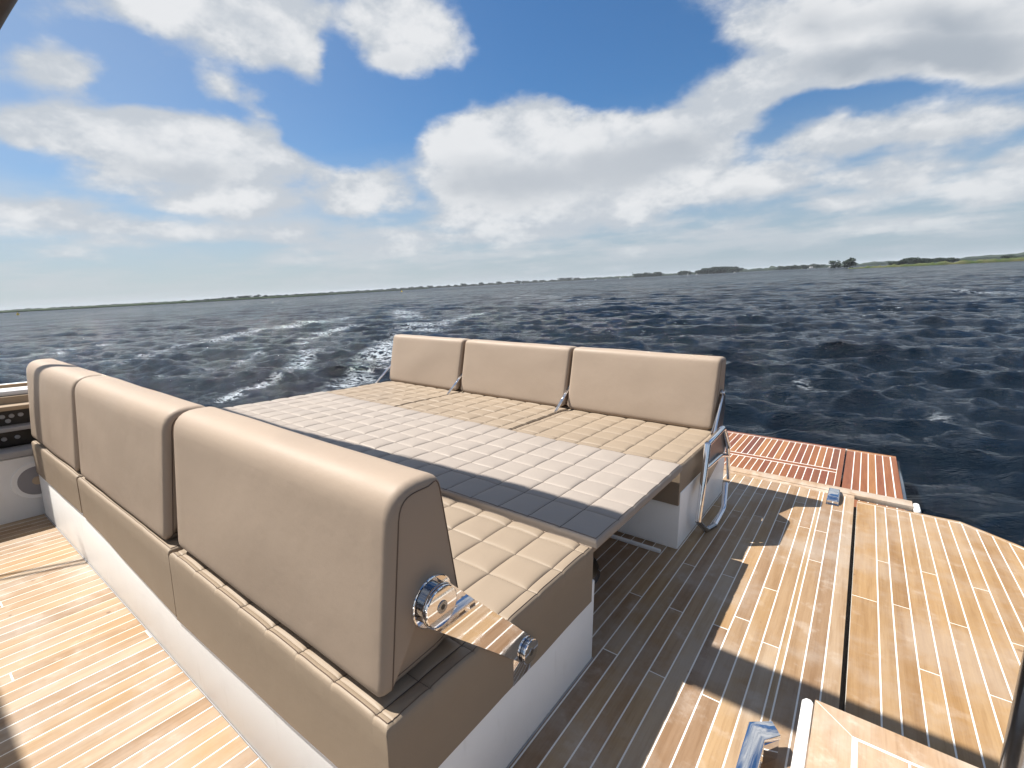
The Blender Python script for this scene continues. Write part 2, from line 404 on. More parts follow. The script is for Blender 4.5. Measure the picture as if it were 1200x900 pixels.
# ------------------------------------------------------------------ cushions
def fillet(poly, radii, n=6):
    out = []; k = len(poly)
    for i in range(k):
        a, b, c = Vector(poly[i-1]), Vector(poly[i]), Vector(poly[(i+1) % k]); r = radii[i]
        d1 = (a-b).normalized(); d2 = (c-b).normalized()
        ang = math.acos(max(-1, min(1, d1.dot(d2)))); q = r/math.tan(ang/2)
        s, e = b+d1*q, b+d2*q
        for j in range(n+1):
            t = j/n; out.append(s*(1-t)**2 + b*2*t*(1-t) + e*t*t)
    return out
def resample(pts, step=0.025):
    out = []
    for i in range(len(pts)):
        a, b = pts[i], pts[(i+1) % len(pts)]; L = (b-a).length; k = max(1, int(L/step))
        for j in range(k): out.append(a+(b-a)*(j/k))
    return out
def backrest(parent, x0, x1, prof, radii, taper=0.012, seed=0):
    """upholstered back: profile (y, z) swept along x, ends rounded over and closed by a slightly puffed panel with a dark seam"""
    prof = resample(fillet([Vector(p) for p in prof], radii)); n = len(prof)
    cen = sum(prof, Vector((0, 0)))/n
    nor = []
    for i in range(n):
        t = (prof[(i+1) % n]-prof[i-1]).normalized(); q = Vector((t.y, -t.x))
        if q.dot(prof[i]-cen) < 0: q = -q
        nor.append(q)
    rr = 0.024; secs = []
    for k in range(6):
        a = (math.pi/2)*k/5; secs.append((rr*(1-math.cos(a)) if False else rr*(1-math.sin(a)), rr*(1-math.cos(a))))
    # secs: (distance in from the end, inset)
    ends = [(rr*(1-math.sin(a)), rr*(1-math.cos(a))) for a in [math.pi/2*k/5 for k in range(6)]]
    xs = []
    for d, ins in ends[::-1]: xs.append((x0+d, ins))          # d=0 -> inset rr
    L = x1-x0; mid = 26
    for k in range(1, mid): xs.append((x0+rr+(L-2*rr)*k/mid, 0.0))
    for d, ins in ends: xs.append((x1-d, ins))
    xs.sort()
    bm = bmesh.new(); rings = []
    zlo = min(p.y for p in prof); zhi = max(p.y for p in prof)
    for x, ins in xs:
        ring = []
        u = (x-x0)/L
        for i, p in enumerate(prof):
            q = p - nor[i]*ins*(0.45 if nor[i].x > 0.6 else (0.45+0.55*(0.6-nor[i].x)/0.6 if nor[i].x > 0 else 1.0))
            f = (zhi-p.y)/(zhi-zlo)
            xx = x + (0.5-u)*2*taper*f*(1 if abs(u-.5) > .4 else abs(u-.5)/.4)
            hb = p.y-zlo; cr_ = 0.045
            if hb < cr_: xx += (1 if u < 0.5 else -1)*(cr_-math.sqrt(max(0, cr_**2-(cr_-hb)**2)))*min(1, (abs(u-.5)/.5)**6)
            # soft filling: the faces swell gently and wander a little
            sw = 0.007*math.sin(math.pi*min(1, max(0, u)))*(math.sin(math.pi*min(1, max(0, (p.y-zlo)/(zhi-zlo)))))
            w = mnoise.noise(Vector((x*3.0+seed*9, p.x*6, p.y*5)))*0.0035 if 0.03 < u < .97 else 0
            q = q + nor[i]*(sw+w)
            ring.append(bm.verts.new((xx, q.x, q.y)))
        rings.append(ring)
    for i in range(len(rings)-1):
        for j in range(n): bm.faces.new((rings[i][j], rings[i][(j+1) % n], rings[i+1][(j+1) % n], rings[i+1][j]))
    for ring, s in ((rings[0], -1), (rings[-1], 1)):
        c = sum((v.co for v in ring), Vector())/n; cur = ring
        for f, out in ((0.82, 0.004), (0.5, 0.008)):
            nx = [bm.verts.new(c+(v.co-c)*f+Vector((s*out, 0, 0))) for v in ring]
            for j in range(n): bm.faces.new((cur[j], cur[(j+1) % n], nx[(j+1) % n], nx[j]))
            cur = nx
        ctr = bm.verts.new(c+Vector((s*0.009, 0, 0)))
        for j in range(n): bm.faces.new((cur[j], cur[(j+1) % n], ctr))
    bmesh.ops.recalc_face_normals(bm, faces=bm.faces)
    seams = [[v.co.copy() for v in rings[0]], [v.co.copy() for v in rings[-1]]]
    base = loc_of(parent)
    bmesh.ops.translate(bm, verts=bm.verts, vec=-base)
    o = bm_obj('backrest', bm, M['leather'], parent, smooth=True)
    for s in seams:
        b2 = tube_bm([p for p in s]+[s[0]], 0.0017, 5, cap=False); bmesh.ops.translate(b2, verts=b2.verts, vec=-base)
        bm_obj('seam', b2, M['piping'], o, smooth=True)
    return o
def cell_lines(a, b, seams):
    """coordinates between a and b with extra ones beside every seam"""
    cuts = sorted([a, b] + [s for s in seams if a < s < b]); out = []
    for i in range(len(cuts)-1):
        p, q = cuts[i], cuts[i+1]; w = q-p
        ts = [0, .02, .05, .10, .18, .30, .5, .70, .82, .90, .95, .98] if w > 0.07 else [0, .08, .2, .5, .8, .92]
        out += [p+w*t for t in ts]
    return out+[b], cuts
def quilt(name, parent, x0, x1, y0, y1, z0, z1, xs, ys, material, puff=0.009, rad=0.014, zb=None, seed=0, wave=0.004, threads=True, plain=None):
    """quilted cushion: puffed squares between stitched seams, rounded rim, plain sides"""
    gx, cx = cell_lines(x0, x1, xs); gy, cy = cell_lines(y0, y1, ys)
    for e in (0.004, 0.009, rad):     # finer rows round the rim
        gx += [x0+e, x1-e]; gy += [y0+e, y1-e]
    gx = sorted(set(round(v, 5) for v in gx)); gy = sorted(set(round(v, 5) for v in gy))
    def cell(v, cuts):
        for i in range(len(cuts)-1):
            if v <= cuts[i+1]+1e-6: return (v-cuts[i])/(cuts[i+1]-cuts[i]), cuts[i+1]-cuts[i], i
        return 1, 1, 0
    def H(x, y):
        u, wu, iu = cell(x, cx); v, wv, iv = cell(y, cy)
        pu = max(0, 1-abs(2*u-1)**3.2); pv = max(0, 1-abs(2*v-1)**3.2)
        amp = puff*min(1, wu/0.12)*(0.88+0.24*mnoise.cell(Vector((iu+.5, iv+.5, seed))) )
        if plain and y < plain: pu = pv = 1; u = .5
        h = z1 - puff + amp*(pu**0.55)*(pv**0.55)
        if y < y0+0.03: h = z1-puff*.5 + (h-z1+puff*.5)*0.35
        h -= 0.0022*math.exp(-min(u, 1-u)*wu/0.004) if 0 < iu or u > .5 else 0
        h -= 0.0020*math.exp(-min(v, 1-v)*wv/0.004) if 0 < iv or v > .5 else 0
        h += wave*mnoise.noise(Vector((x*2.6, y*2.6, seed*3.1)))
        h += 0.0016*mnoise.noise(Vector((x*17, y*13, seed*3.1)))
        d = min(x-x0, x1-x, y-y0, y1-y)
        if d < rad: h -= rad-math.sqrt(max(0, rad*rad-(rad-d)**2))
        return h
    bm = bmesh.new(); base = loc_of(parent)
    grid = [[bm.verts.new(Vector((x, y, H(x, y)))-base) for y in gy] for x in gx]
    for i in range(len(gx)-1):
        for j in range(len(gy)-1): bm.faces.new((grid[i][j], grid[i+1][j], grid[i+1][j+1], grid[i][j+1]))
    loop = [grid[i][0] for i in range(len(gx))] + [grid[-1][j] for j in range(1, len(gy))] + [grid[i][-1] for i in range(len(gx)-2, -1, -1)] + [grid[0][j] for j in range(len(gy)-2, 0, -1)]
    def zbot(x, y):
        z = z0
        if zb: z = zb[0] + (zb[1]-zb[0])*(x-x0)/(x1-x0)
        return z + 0.006*mnoise.noise(Vector((x*4, y*5, seed)))
    prev = loop; L = len(loop)
    for t in (0.25, 0.6, 1.0):
        cur = []
        for v in loop:
            w = v.co+base; zz = w.z+(zbot(w.x, w.y)-w.z)*t
            cur.append(bm.verts.new(Vector((w.x, w.y, zz))-base))
        for j in range(L): bm.faces.new((prev[j], prev[(j+1) % L], cur[(j+1) % L], cur[j]))
        prev = cur
    bm.faces.new(prev)
    bmesh.ops.recalc_face_normals(bm, faces=bm.faces)
    o = bm_obj(name, bm, material, parent, smooth=True, auto=60)
    if threads:
        b2 = bmesh.new()
        for s in xs:
            if x0 < s < x1:
                ln = [(s, y, H(s, y)+0.0012) for y in gy if y0+.01 < y < y1-.01]
                ln = [p for p in ln if not plain or p[1] > plain]
                a = [(b2.verts.new(Vector((p[0]-.0013, p[1], p[2]))-base), b2.verts.new(Vector((p[0], p[1], p[2]+.0008))-base), b2.verts.new(Vector((p[0]+.0013, p[1], p[2]))-base)) for p in ln]
                for i in range(len(a)-1):
                    b2.faces.new((a[i][0], a[i][1], a[i+1][1], a[i+1][0])); b2.faces.new((a[i][1], a[i][2], a[i+1][2], a[i+1][1]))
        bm_obj('stitching', b2, M['thread'], o)
        b4 = bmesh.new()
        for s in ys:
            if y0+0.03 < s < y1-0.01:
                a = [(b4.verts.new(Vector((x, s-.0010, H(x, s)+.0011))-base), b4.verts.new(Vector((x, s+.0010, H(x, s)+.0011))-base)) for x in gx if x0+.01 < x < x1-.01]
                for i in range(len(a)-1): b4.faces.new((a[i][0], a[i+1][0], a[i+1][1], a[i][1]))
        bm_obj('cross_stitching', b4, M['thread_pale'], o)
        b3 = bmesh.new(); e = rad*0.8
        rim = [(x, y0+e) for x in gx if x0+e <= x <= x1-e] + [(x1-e, y) for y in gy if y0+e < y < y1-e] + [(x, y1-e) for x in gx[::-1] if x0+e <= x <= x1-e] + [(x0+e, y) for y in gy[::-1] if y0+e < y < y1-e]
        tube_bm([Vector((x, y, H(x, y)+.0006))-base for x, y in rim]+[Vector((rim[0][0], rim[0][1], H(*rim[0])+.0006))-base], 0.0012, 4, b3, cap=False)
        bm_obj('rim_seam', b3, M['piping'], o)
    return o

# ------------------------------------------------------------------ planked surfaces
unit = bmesh.new(); box_bm(-.5, .5, -.5, .5, -.5, .5, bm=unit)
UNITME = {}
def unit_mesh(material):
    if material.name not in UNITME:
        me = bpy.data.meshes.new('plank'); unit.to_mesh(me); me.materials.append(material); UNITME[material.name] = me
    return UNITME[material.name]
def plank(parent, x0, x1, y0, y1, z1, material, th=0.012, name='plank'):
    o = bpy.data.objects.new(name, unit_mesh(material)); COL.objects.link(o); o.parent = parent
    p = loc_of(parent)
    o.location = Vector(((x0+x1)/2, (y0+y1)/2, z1-th/2))-p; o.scale = (x1-x0, y1-y0, th)
    return o

# ================================================================== THE BOAT
# ---- main deck
CW = 0.0027                       # half a caulking seam
deck = struct(box('deck', -4.06, 0.066, -2.4, 3.985, -0.06, -0.0002, M['caulk']))
edges = [-0.136-0.0622*k for k in range(64)][::-1]
edges = [-4.058] + [e for e in edges if e > -4.04] + [-0.112, -0.050, 0.0125, 0.066]
JOINTS = [(-0.715, 1.969), (-0.597, 2.378), (-0.408, 2.391), (-0.532, 1.969), (-0.346, 1.969), (-0.288, 2.08), (-0.248, 2.393), (-0.651, 1.559),
          (-0.467, 1.556), (-0.227, 2.393), (-0.081, 2.814), (-0.162, 1.975), (-0.29, 1.562), (0.208, 3.021), (0.153, 2.574), (0.266, 2.599), (0.391, 3.025),
          (0.326, 2.169), (0.454, 2.585), (0.579, 2.995), (0.512, 2.16), (0.625, 2.571)]
for i in range(len(edges)-1):
    a, b = edges[i], edges[i+1]
    ys = [y for x, y in JOINTS if a < x < b and b < 0.07]
    if b < -0.75:
        ys = [-0.3+0.41*((i*3) % 5)+0.1*random.random(), 2.6+0.3*random.random()] if i % 2 else [0.9+0.4*random.random()]
    elif b < 0.02:
        ys = sorted(set(ys+[0.35+0.415*(i % 2), 3.22+0.4*(i % 2)])) if b-a > .04 else []
    ys = [-2.398] + sorted(y for y in ys if -2.2 < y < 3.7) + [3.93]
    last = i == len(edges)-2
    for j in range(len(ys)-1):
        plank(deck, a+(CW if i else 0), b-(0 if last else CW), ys[j]+(CW if j else 0), ys[j+1]-(CW if j < len(ys)-2 else 0.0), 0.0005+random.uniform(-.0003, .0004), M['deck'])
plank(deck, -4.058, 0.066, 3.933, 3.983, 0.0012, M['lid'], name='border_plank')
# transom cap: a light teak board along the stern edge with a white rounded end
cap = thing('transom_cap', 'pale bleached teak board capping the stern edge in front of the red boarding platform', 'trim board', (0, 4.04, -0.05))
box('board', -4.06, 0.385, 3.988, 4.10, -0.028, 0.006, M['lid'], cap, 0.003)
box('end_cap', 0.388, 0.425, 3.94, 4.085, -0.03, 0.004, M['gel'], cap, 0.014, 3)
# ---- side deck on the right, split from the main deck by a dark gutter
struct(box('gutter', 0.0665, 0.0835, -2.4, 3.90, -0.12, -0.05, M['gap']))
side = struct(prism('side_deck', [(0.084, 3.895), (0.60, 3.895), (0.842, 3.685), (1.05, 3.0), (1.05, -2.4), (0.084, -2.4)], -0.07, -0.0002, M['caulk']))
sx = [0.084, 0.181, 0.2335, 0.297, 0.3605, 0.4225, 0.485, 0.547, 0.608, 0.6685, 0.729, 0.790, 0.851, 0.912, 0.974, 1.048]
def side_y(x):
    if x < 0.60: return 3.865
    if x < 0.842: return 3.865-(x-0.60)*(0.21/0.242)
    return 3.655-(x-0.842)*(0.68/0.2)
for i in range(len(sx)-1):
    a, b = sx[i]+(CW if i else 0), sx[i+1]-CW
    ys = [-2.398]+sorted(y for x, y in JOINTS if sx[i] < x < sx[i+1])
    if b > 0.7: ys += [1.3+0.3*(i % 3), 2.3+0.25*(i % 2)]; ys.sort()
    for j in range(len(ys)):
        z = 0.0005+random.uniform(-.0003, .0004)
        if j < len(ys)-1: plank(side, a, b, ys[j]+(CW if j else 0), ys[j+1]-CW, z, M['hatch'])
        else: prism('plank', [(a, ys[j]+CW), (b, ys[j]+CW), (b, side_y(b)), (a, side_y(a))], -0.011, z, M['hatch'], side)
prism('border_plank', [(0.084, 3.871), (0.60, 3.871), (0.602, 3.8945), (0.084, 3.8945)], -0.012, 0.001, M['hatch'], side)
prism('border_plank', [(0.603, 3.868), (0.842, 3.661), (0.862, 3.668), (0.605, 3.8945)], -0.012, 0.001, M['hatch'], side)
# ---- hull below the decks
hull_poly = [(-4.86, 3.96), (-4.35, 4.085), (0.40, 4.085), (0.41, 3.89), (0.60, 3.888), (0.835, 3.68), (1.045, 3.0), (1.045, -6.0), (-4.9, -6.0), (-4.9, 3.0)]
hull = tag(prism('hull', hull_poly, -1.6, -0.13, M['gel']), 'white glossy hull side carrying the teak decks above the dark water', 'hull')
# ---- swim platform: two leaves of varnished teak, lower than the deck
PZ = -0.25
plat = thing('swim_platform', 'varnished red teak boarding platform in two leaves behind the stern edge', 'platform', (-0.6, 5.2, PZ-0.06))
for (a, b) in ((-4.0, -0.03), (-0.016, 0.402)):
    box('panel_base', a, b, 4.12, 6.24, PZ-0.05, PZ-0.0007, M['caulk'], plat)
    def pl(x0, x1, y0, y1, nm='plank'): plank(plat, x0, x1, y0, y1, PZ+random.uniform(-.0003, .0004), M['varnish'], name=nm)
    if a < -1:
        xe = [-0.073-0.0608*k for k in range(66)]; xe = [x for x in xe if x > -3.95][::-1]
        pl(a, b, 6.185, 6.24, 'border_plank'); pl(a, -0.075, 5.30, 5.375, 'border_plank'); pl(-0.071, b, 4.12, 6.18, 'border_plank')
        for i in range(len(xe)-1):
            pl(xe[i]+.0035, xe[i+1]-.0035, 5.392, 6.170)
            pl(xe[i]+.0035, xe[i+1]-.0035, 4.12, 5.283)
    else:
        pl(a, b, 6.185, 6.24, 'border_plank'); pl(0.358, b, 4.12, 6.18, 'border_plank')
        xe = [a, 0.052, 0.110, 0.169, 0.228, 0.289, 0.352]
        for i in range(6): pl(xe[i]+(.004 if i else 0), xe[i+1]-.003, 4.12, 6.178)
box('rim', 0.404, 0.43, 4.12, 6.10, PZ-0.06, PZ-0.006, M['steel_dark'], plat, 0.008)
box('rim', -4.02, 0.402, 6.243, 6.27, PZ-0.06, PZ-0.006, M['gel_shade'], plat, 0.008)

# ---- backrest shapes
PF = [(0.548, 0.487), (0.583, 0.972), (0.723, 0.972), (0.826, 0.482)]
RF = [0.035, 0.078, 0.045, 0.035]
PA = [(3.268, 0.482), (3.360, 0.972), (3.500, 0.972), (3.540, 0.487)]
RA = [0.035, 0.045, 0.045, 0.035]
MOD = [(-0.700, -1.857), (-1.862, -3.006), (-3.026, -4.03)]
pitchx = 0.1515
xs_all = [-0.749-pitchx*k for k in range(23)]
# ---- front bench
b1 = thing('bench', 'near beige leather bench on white base whose backrests stand towards the camera', 'bench', (-2.4, 1.0, 0), 'benches facing each other across the table')
box('base', -4.03, -0.705, 0.532, 1.488, -0.001, 0.33, M['gel'], b1, 0.008)
zbs = [(0.226, 0.262), (0.292, 0.232), (0.282, 0.296)]
for k, (xr, xl) in enumerate(MOD):
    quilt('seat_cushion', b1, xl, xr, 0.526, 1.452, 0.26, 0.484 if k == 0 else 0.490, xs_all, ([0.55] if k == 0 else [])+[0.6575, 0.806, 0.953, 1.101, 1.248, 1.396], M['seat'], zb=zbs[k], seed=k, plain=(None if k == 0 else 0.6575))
backx = [(-0.728, -1.858), (-1.878, -3.018), (-3.034, -4.10)]
for k, (xr, xl) in enumerate(backx):
    backrest(b1, xl, xr, [(y-(0.014 if k else 0), z) for y, z in PF], RF, seed=k, taper=(0.010, 0.030, 0.024)[k])
box('sealant', -4.032, -0.703, 0.5285, 0.5315, 0.0008, 0.006, M['trim'], b1)
box('sealant', -0.7045, -0.7015, 0.533, 1.486, 0.0008, 0.006, M['trim'], b1)
# pivot arm on the near end
def arm(bench):
    a = bpy.data.objects.new('pivot_arm', None)
    X0 = -0.712
    disc_x('pivot_flange', -0.734, -0.722, 0.687, 0.674, 0.061, M['chrome'], bench, 0.003)
    disc_x('pivot_spacer', -0.722, -0.6985, 0.684, 0.677, 0.040, M['steel_dark'], bench, 0.002)
    # tapered plate with round ends
    p0 = Vector((0.678, 0.681)); p1 = Vector((1.030, 0.339)); r0, r1 = 0.050, 0.037
    d = (p1-p0).normalized(); nn = Vector((-d.y, d.x)); base = math.atan2(nn.y, nn.x)
    pts = [p0+Vector((math.cos(base+math.pi*i/18), math.sin(base+math.pi*i/18)))*r0 for i in range(19)]
    pts += [p1+Vector((math.cos(base+math.pi+math.pi*i/18), math.sin(base+math.pi+math.pi*i/18)))*r1 for i in range(19)]
    bm = bmesh.new(); x0, x1 = -0.6985, -0.6925
    A = [bm.verts.new((x0, p.x, p.y)) for p in pts]; B = [bm.verts.new((x1, p.x, p.y)) for p in pts]
    fa = bm.faces.new(A[::-1]); fb_ = bm.faces.new(B)
    for i in range(len(pts)): bm.faces.new((A[i], A[(i+1) % len(pts)], B[(i+1) % len(pts)], B[i]))
    bmesh.ops.recalc_face_normals(bm, faces=bm.faces)
    bmesh.ops.bevel(bm, geom=list(fb_.edges)+list(fa.edges), offset=0.0012, segments=2, profile=.5, affect='EDGES')
    bmesh.ops.translate(bm, verts=bm.verts, vec=-loc_of(bench))
    pa = bm_obj('pivot_arm', bm, M['chrome'], bench, smooth=False)
    pa['label'] = 'mirror polished steel arm from backrest to seat'
    disc_x('pivot_collar', -0.6925, -0.6895, 0.677, 0.682, 0.046, M['steel_dark'], pa, 0.002)
    disc_x('pivot_cap', -0.6895, -0.6835, 0.676, 0.683, 0.048, M['chrome'], pa, 0.003)
    disc_x('screw', -0.6835, -0.6815, 0.676, 0.683, 0.0145, M['steel_dark'], pa, 0.001)
    disc_x('screw_socket', -0.6815, -0.6811, 0.676, 0.683, 0.006, M['black'], pa, 0.0002)
    disc_x('tail_collar', -0.6925, -0.6865, 1.028, 0.341, 0.034, M['steel_dark'], pa, 0.002)
    disc_x('tail_cap', -0.6865, -0.6795, 1.027, 0.342, 0.0365, M['chrome'], pa, 0.003)
    disc_x('screw', -0.6795, -0.678, 1.027, 0.342, 0.011, M['steel_dark'], pa, 0.001)
    disc_x('screw_socket', -0.678, -0.6776, 1.027, 0.342, 0.005, M['black'], pa, 0.0002)
    box('bracket', -0.7035, -0.698, 0.965, 1.05, 0.262, 0.36, M['chrome'], bench, 0.001)
arm(b1)

# ---- aft bench
b2 = thing('bench', 'far beige leather bench with its three backrests against the sea', 'bench', (-2.4, 3.0, 0), 'benches facing each other across the table')
box('base', -4.03, -0.70, 2.492, 3.50, -0.001, 0.33, M['gel'], b2, 0.008)
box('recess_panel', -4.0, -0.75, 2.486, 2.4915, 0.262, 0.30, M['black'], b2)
for k, (xr, xl) in enumerate([(-0.706, -1.857), (-1.863, -3.018), (-3.024, -4.03)]):
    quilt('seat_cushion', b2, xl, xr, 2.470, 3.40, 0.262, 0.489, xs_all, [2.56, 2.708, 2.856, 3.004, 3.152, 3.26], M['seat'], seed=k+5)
for k, (xr, xl) in enumerate([(-0.745, -1.868), (-1.885, -3.02), (-3.045, -4.045)]):
    backrest(b2, xl, xr, PA, RA, seed=k+11, taper=0.004)
for x in (-4.062, -3.033, -1.877):
    bm_obj('strut', tube_bm([Vector((x-.006, 3.40, 0.70))-b2.location, Vector((x-.006, 3.125, 0.482))-b2.location], 0.0055, 8, tube_bm([Vector((x+.006, 3.40, 0.70))-b2.location, Vector((x+.006, 3.125, 0.482))-b2.location], 0.0055, 8)), M['chrome'], b2, smooth=True)
# strut at the right end, from a pivot high on the backrest side down to the frame
disc_x('pivot_flange', -0.742, -0.728, 3.395, 0.735, 0.022, M['steel_dark'], b2, 0.002)
tube('strut', [(-0.725, 3.395, 0.735), (-0.700, 3.12, 0.505)], 0.008, M['chrome'], b2)
disc_x('pivot_cap', -0.728, -0.712, 3.395, 0.735, 0.013, M['chrome'], b2, 0.002)

bm = bmesh.new(); pp = [(3.40, 0.75), (3.13, 0.515), (3.14, 0.495), (3.42, 0.495), (3.44, 0.60), (3.42, 0.74)]
A = [bm.verts.new(Vector((-0.716, y, z))-b2.location) for y, z in pp]; B = [bm.verts.new(v.co+Vector((-0.006, 0, 0))) for v in A]
bm.faces.new(A); bm.faces.new(B[::-1])
for i in range(len(pp)): bm.faces.new((A[i], B[i], B[(i+1) % len(pp)], A[(i+1) % len(pp)]))
bmesh.ops.recalc_face_normals(bm, faces=bm.faces); bm_obj('hinge_plate', bm, M['plate'], b2)

# ---- table between the benches
tb = thing('table', 'long sunbed table with pale quilted top filling the space between both benches', 'table', (-2.3, 1.95, 0))
quilt('quilted_top', tb, -3.95, -0.688, 1.452, 2.440, 0.474, 0.512, [-0.847-0.1490*k for k in range(21)], [1.655, 1.805, 1.955, 2.105, 2.255], M['table'], seed=21, puff=0.008, rad=0.012)
box('frame', -3.94, -0.7045, 1.425, 2.450, 0.446, 0.4735, M['leather'], tb, 0.006)
for cx_ in (-1.15, -3.35):
    disc = bmesh.new(); bmesh.ops.create_cone(disc, cap_ends=True, segments=48, radius1=0.245, radius2=0.235, depth=0.022)
    bmesh.ops.translate(disc, verts=disc.verts, vec=Vector((cx_-0.01, 1.93, 0.0125))-tb.location)
    bm_obj('foot_plate', disc, M['steel_dark'], tb, smooth=True, auto=30)
    tube('pedestal', [(cx_, 1.95, 0.02), (cx_, 1.95, 0.25), (cx_, 1.95, 0.446)], [0.07, 0.055, 0.055], M['steel_dark'], tb, 28)
tag(box('floor_rail', -3.6, -0.762, 2.392, 2.412, 0.001, 0.020, M['gel_shade'], None, 0.004), 'thin pale rail on the teak floor along the foot of the far bench', 'rail')

# ---- bent tube frame beside the far bench
fr = thing('tube_frame', 'bent polished steel tube frame standing at the right end of the far bench', 'frame', (-0.64, 2.95, 0))
loopA = [(-0.645, 2.745, 0.550), (-0.640, 2.69, 0.35), (-0.640, 2.645, 0.125), (-0.630, 2.80, 0.012), (-0.605, 2.90, 0.012), (-0.60, 3.09, 0.05), (-0.62, 3.20, 0.18)]
loopB = [(-0.645, 2.745, 0.550), (-0.645, 3.10, 0.570), (-0.635, 3.235, 0.415), (-0.62, 3.262, 0.190)]
tube('side_tube', loopA[:3], 0.018, M['chrome'], fr, round_=0.03)
tube('foot_tube', [loopA[2], loopA[3], loopA[4]], 0.016, M['steel_dark'], fr, round_=0.02)
tube('lower_tube', loopA[4:], 0.016, M['chrome'], fr, round_=0.03)
tube('top_tube', loopB[:3], 0.018, M['chrome'], fr, round_=0.03)
tube('rear_tube', loopB[2:], 0.0115, M['chrome'], fr)
tube('cross_tube', [(-0.642, 2.73, 0.410), (-0.638, 3.06, 0.402), (-0.632, 3.215, 0.36)], 0.013, M['chrome'], fr, round_=0.04)
pp = [(2.735, 0.41), (3.06, 0.40), (3.05, 0.355), (2.70, 0.26)]
bm = bmesh.new()
A = [bm.verts.new(Vector((-0.648, y, z))-fr.location) for y, z in pp]; B = [bm.verts.new(v.co+Vector((-0.005, 0, 0))) for v in A]
bm.faces.new(A); bm.faces.new(B[::-1])
for i in range(len(pp)): bm.faces.new((A[i], B[i], B[(i+1) % len(pp)], A[(i+1) % len(pp)]))
bmesh.ops.recalc_face_normals(bm, faces=bm.faces); bm_obj('shade_plate', bm, M['plate'], fr)  # dark sheet put in for the shading on the cushion side
pp = [(2.75, 0.540), (3.09, 0.560), (3.22, 0.415), (3.19, 0.385), (2.74, 0.43)]
bm = bmesh.new()
A = [bm.verts.new(Vector((-0.648, y, z))-fr.location) for y, z in pp]; B = [bm.verts.new(v.co+Vector((-0.005, 0, 0))) for v in A]
bm.faces.new(A); bm.faces.new(B[::-1])
for i in range(len(pp)): bm.faces.new((A[i], B[i], B[(i+1) % len(pp)], A[(i+1) % len(pp)]))
bmesh.ops.recalc_face_normals(bm, faces=bm.faces); bm_obj('upper_plate', bm, M['plate'], fr)

# ---- pop-up cleats
cl = thing('pop_up_cleat', 'small rounded polished steel block flush on the deck beside the stern edge', 'cleat', (-0.052, 3.90, 0), 'polished mooring cleats on the deck')
bm = bmesh.new(); prof = [(0, 0.0), (0.0, 0.022), (0.05, 0.036), (0.14, 0.040), (0.22, 0.034), (0.27, 0.02), (0.275, 0.0)]
A = [[bm.verts.new((sx_*w, y-0.16, z)) for y, z in prof] for sx_, w in ((-1, 0.033), (-1, 0.026), (1, 0.026), (1, 0.033))]
for q in (1, 2):
    for v in A[q]: v.co.z += 0.004
for i in range(3):
    for j in range(len(prof)-1): bm.faces.new((A[i][j], A[i+1][j], A[i+1][j+1], A[i][j+1]))
bm.faces.new(A[0]); bm.faces.new(A[3][::-1]); bmesh.ops.recalc_face_normals(bm, faces=bm.faces)
bmesh.ops.bevel(bm, geom=list(bm.edges), offset=0.003, segments=2, profile=.5, affect='EDGES')
bmesh.ops.translate(bm, verts=bm.verts, vec=(0, -0.02, 0.001))
bm_obj('housing', bm, M['chrome'], cl, smooth=True, auto=30)
box('base_plate', -0.088, -0.016, 3.70, 4.0-0.02, 0.0010, 0.004, M['steel_dark'], cl)
# near one: tall bent bar of polished plate
cn = thing('pop_up_cleat', 'large bent bar of polished steel plate rising from the deck by the camera', 'cleat', (-0.13, 1.35, 0), 'polished mooring cleats on the deck')
def plate_loop(poly, z0, z1, nm, parent, mt):
    return prism(nm, poly, z0, z1, mt, parent, 0.003)
plate_loop([(-0.158, 0.95), (-0.107, 0.95), (-0.107, 1.405), (-0.072, 1.452), (-0.100, 1.492), (-0.158, 1.447)], 0.066, 0.082, 'top_bar', cn, M['chrome'])
bm = bmesh.new()
vv = [(-0.107, 1.402), (-0.074, 1.449), (-0.086, 1.466), (-0.119, 1.419)]
A = [bm.verts.new((x, y, -0.002)) for x, y in vv]; B = [bm.verts.new((x, y, 0.066)) for x, y in vv]
bm.faces.new(A[::-1]); bm.faces.new(B)
for i in range(4): bm.faces.new((A[i], A[(i+1) % 4], B[(i+1) % 4], B[i]))
bmesh.ops.recalc_face_normals(bm, faces=bm.faces); bmesh.ops.translate(bm, verts=bm.verts, vec=-cn.location)
bm_obj('post', bm, M['chrome'], cn)
box('post', -0.156, -0.110, 0.96, 0.99, -0.001, 0.066, M['chrome'], cn, 0.002)

# ---- raised teak lid at the lower right
lid = thing('locker_lid', 'raised pale teak locker lid with mitred corner and white side lip', 'locker', (0.6, 0.6, 0))
LZ = 0.24
box('body', 0.16, 1.02, -1.0, 1.30, -0.001, LZ-0.040, M['gel'], lid, 0.004)
prism('lip', [(-0.034, -1.0), (-0.003, -1.0), (-0.003, 1.442), (-0.010, 1.452), (-0.022, 1.452), (-0.031, 1.440)], LZ-0.038, LZ-0.001, M['gel'], lid, 0.006)
box('lid_core', 0.001, 1.019, -1.0, 1.450, LZ-0.040, LZ-0.0205, M['gel'], lid, 0.003)
box('caulk_bed', 0.0, 1.02, -1.0, 1.454, LZ-0.0195, LZ-0.0007, M['caulk'], lid)
prism('border_plank', [(0.0, 1.457), (0.0865, 1.3795), (1.02, 1.3795), (1.02, 1.457)], LZ-0.008, LZ, M['lid'], lid)
prism('border_plank', [(-0.001, 1.4545), (-0.001, -1.0), (0.0855, -1.0), (0.0855, 1.3775)], LZ-0.008, LZ, M['lid'], lid)
x = 0.0985
k = 0
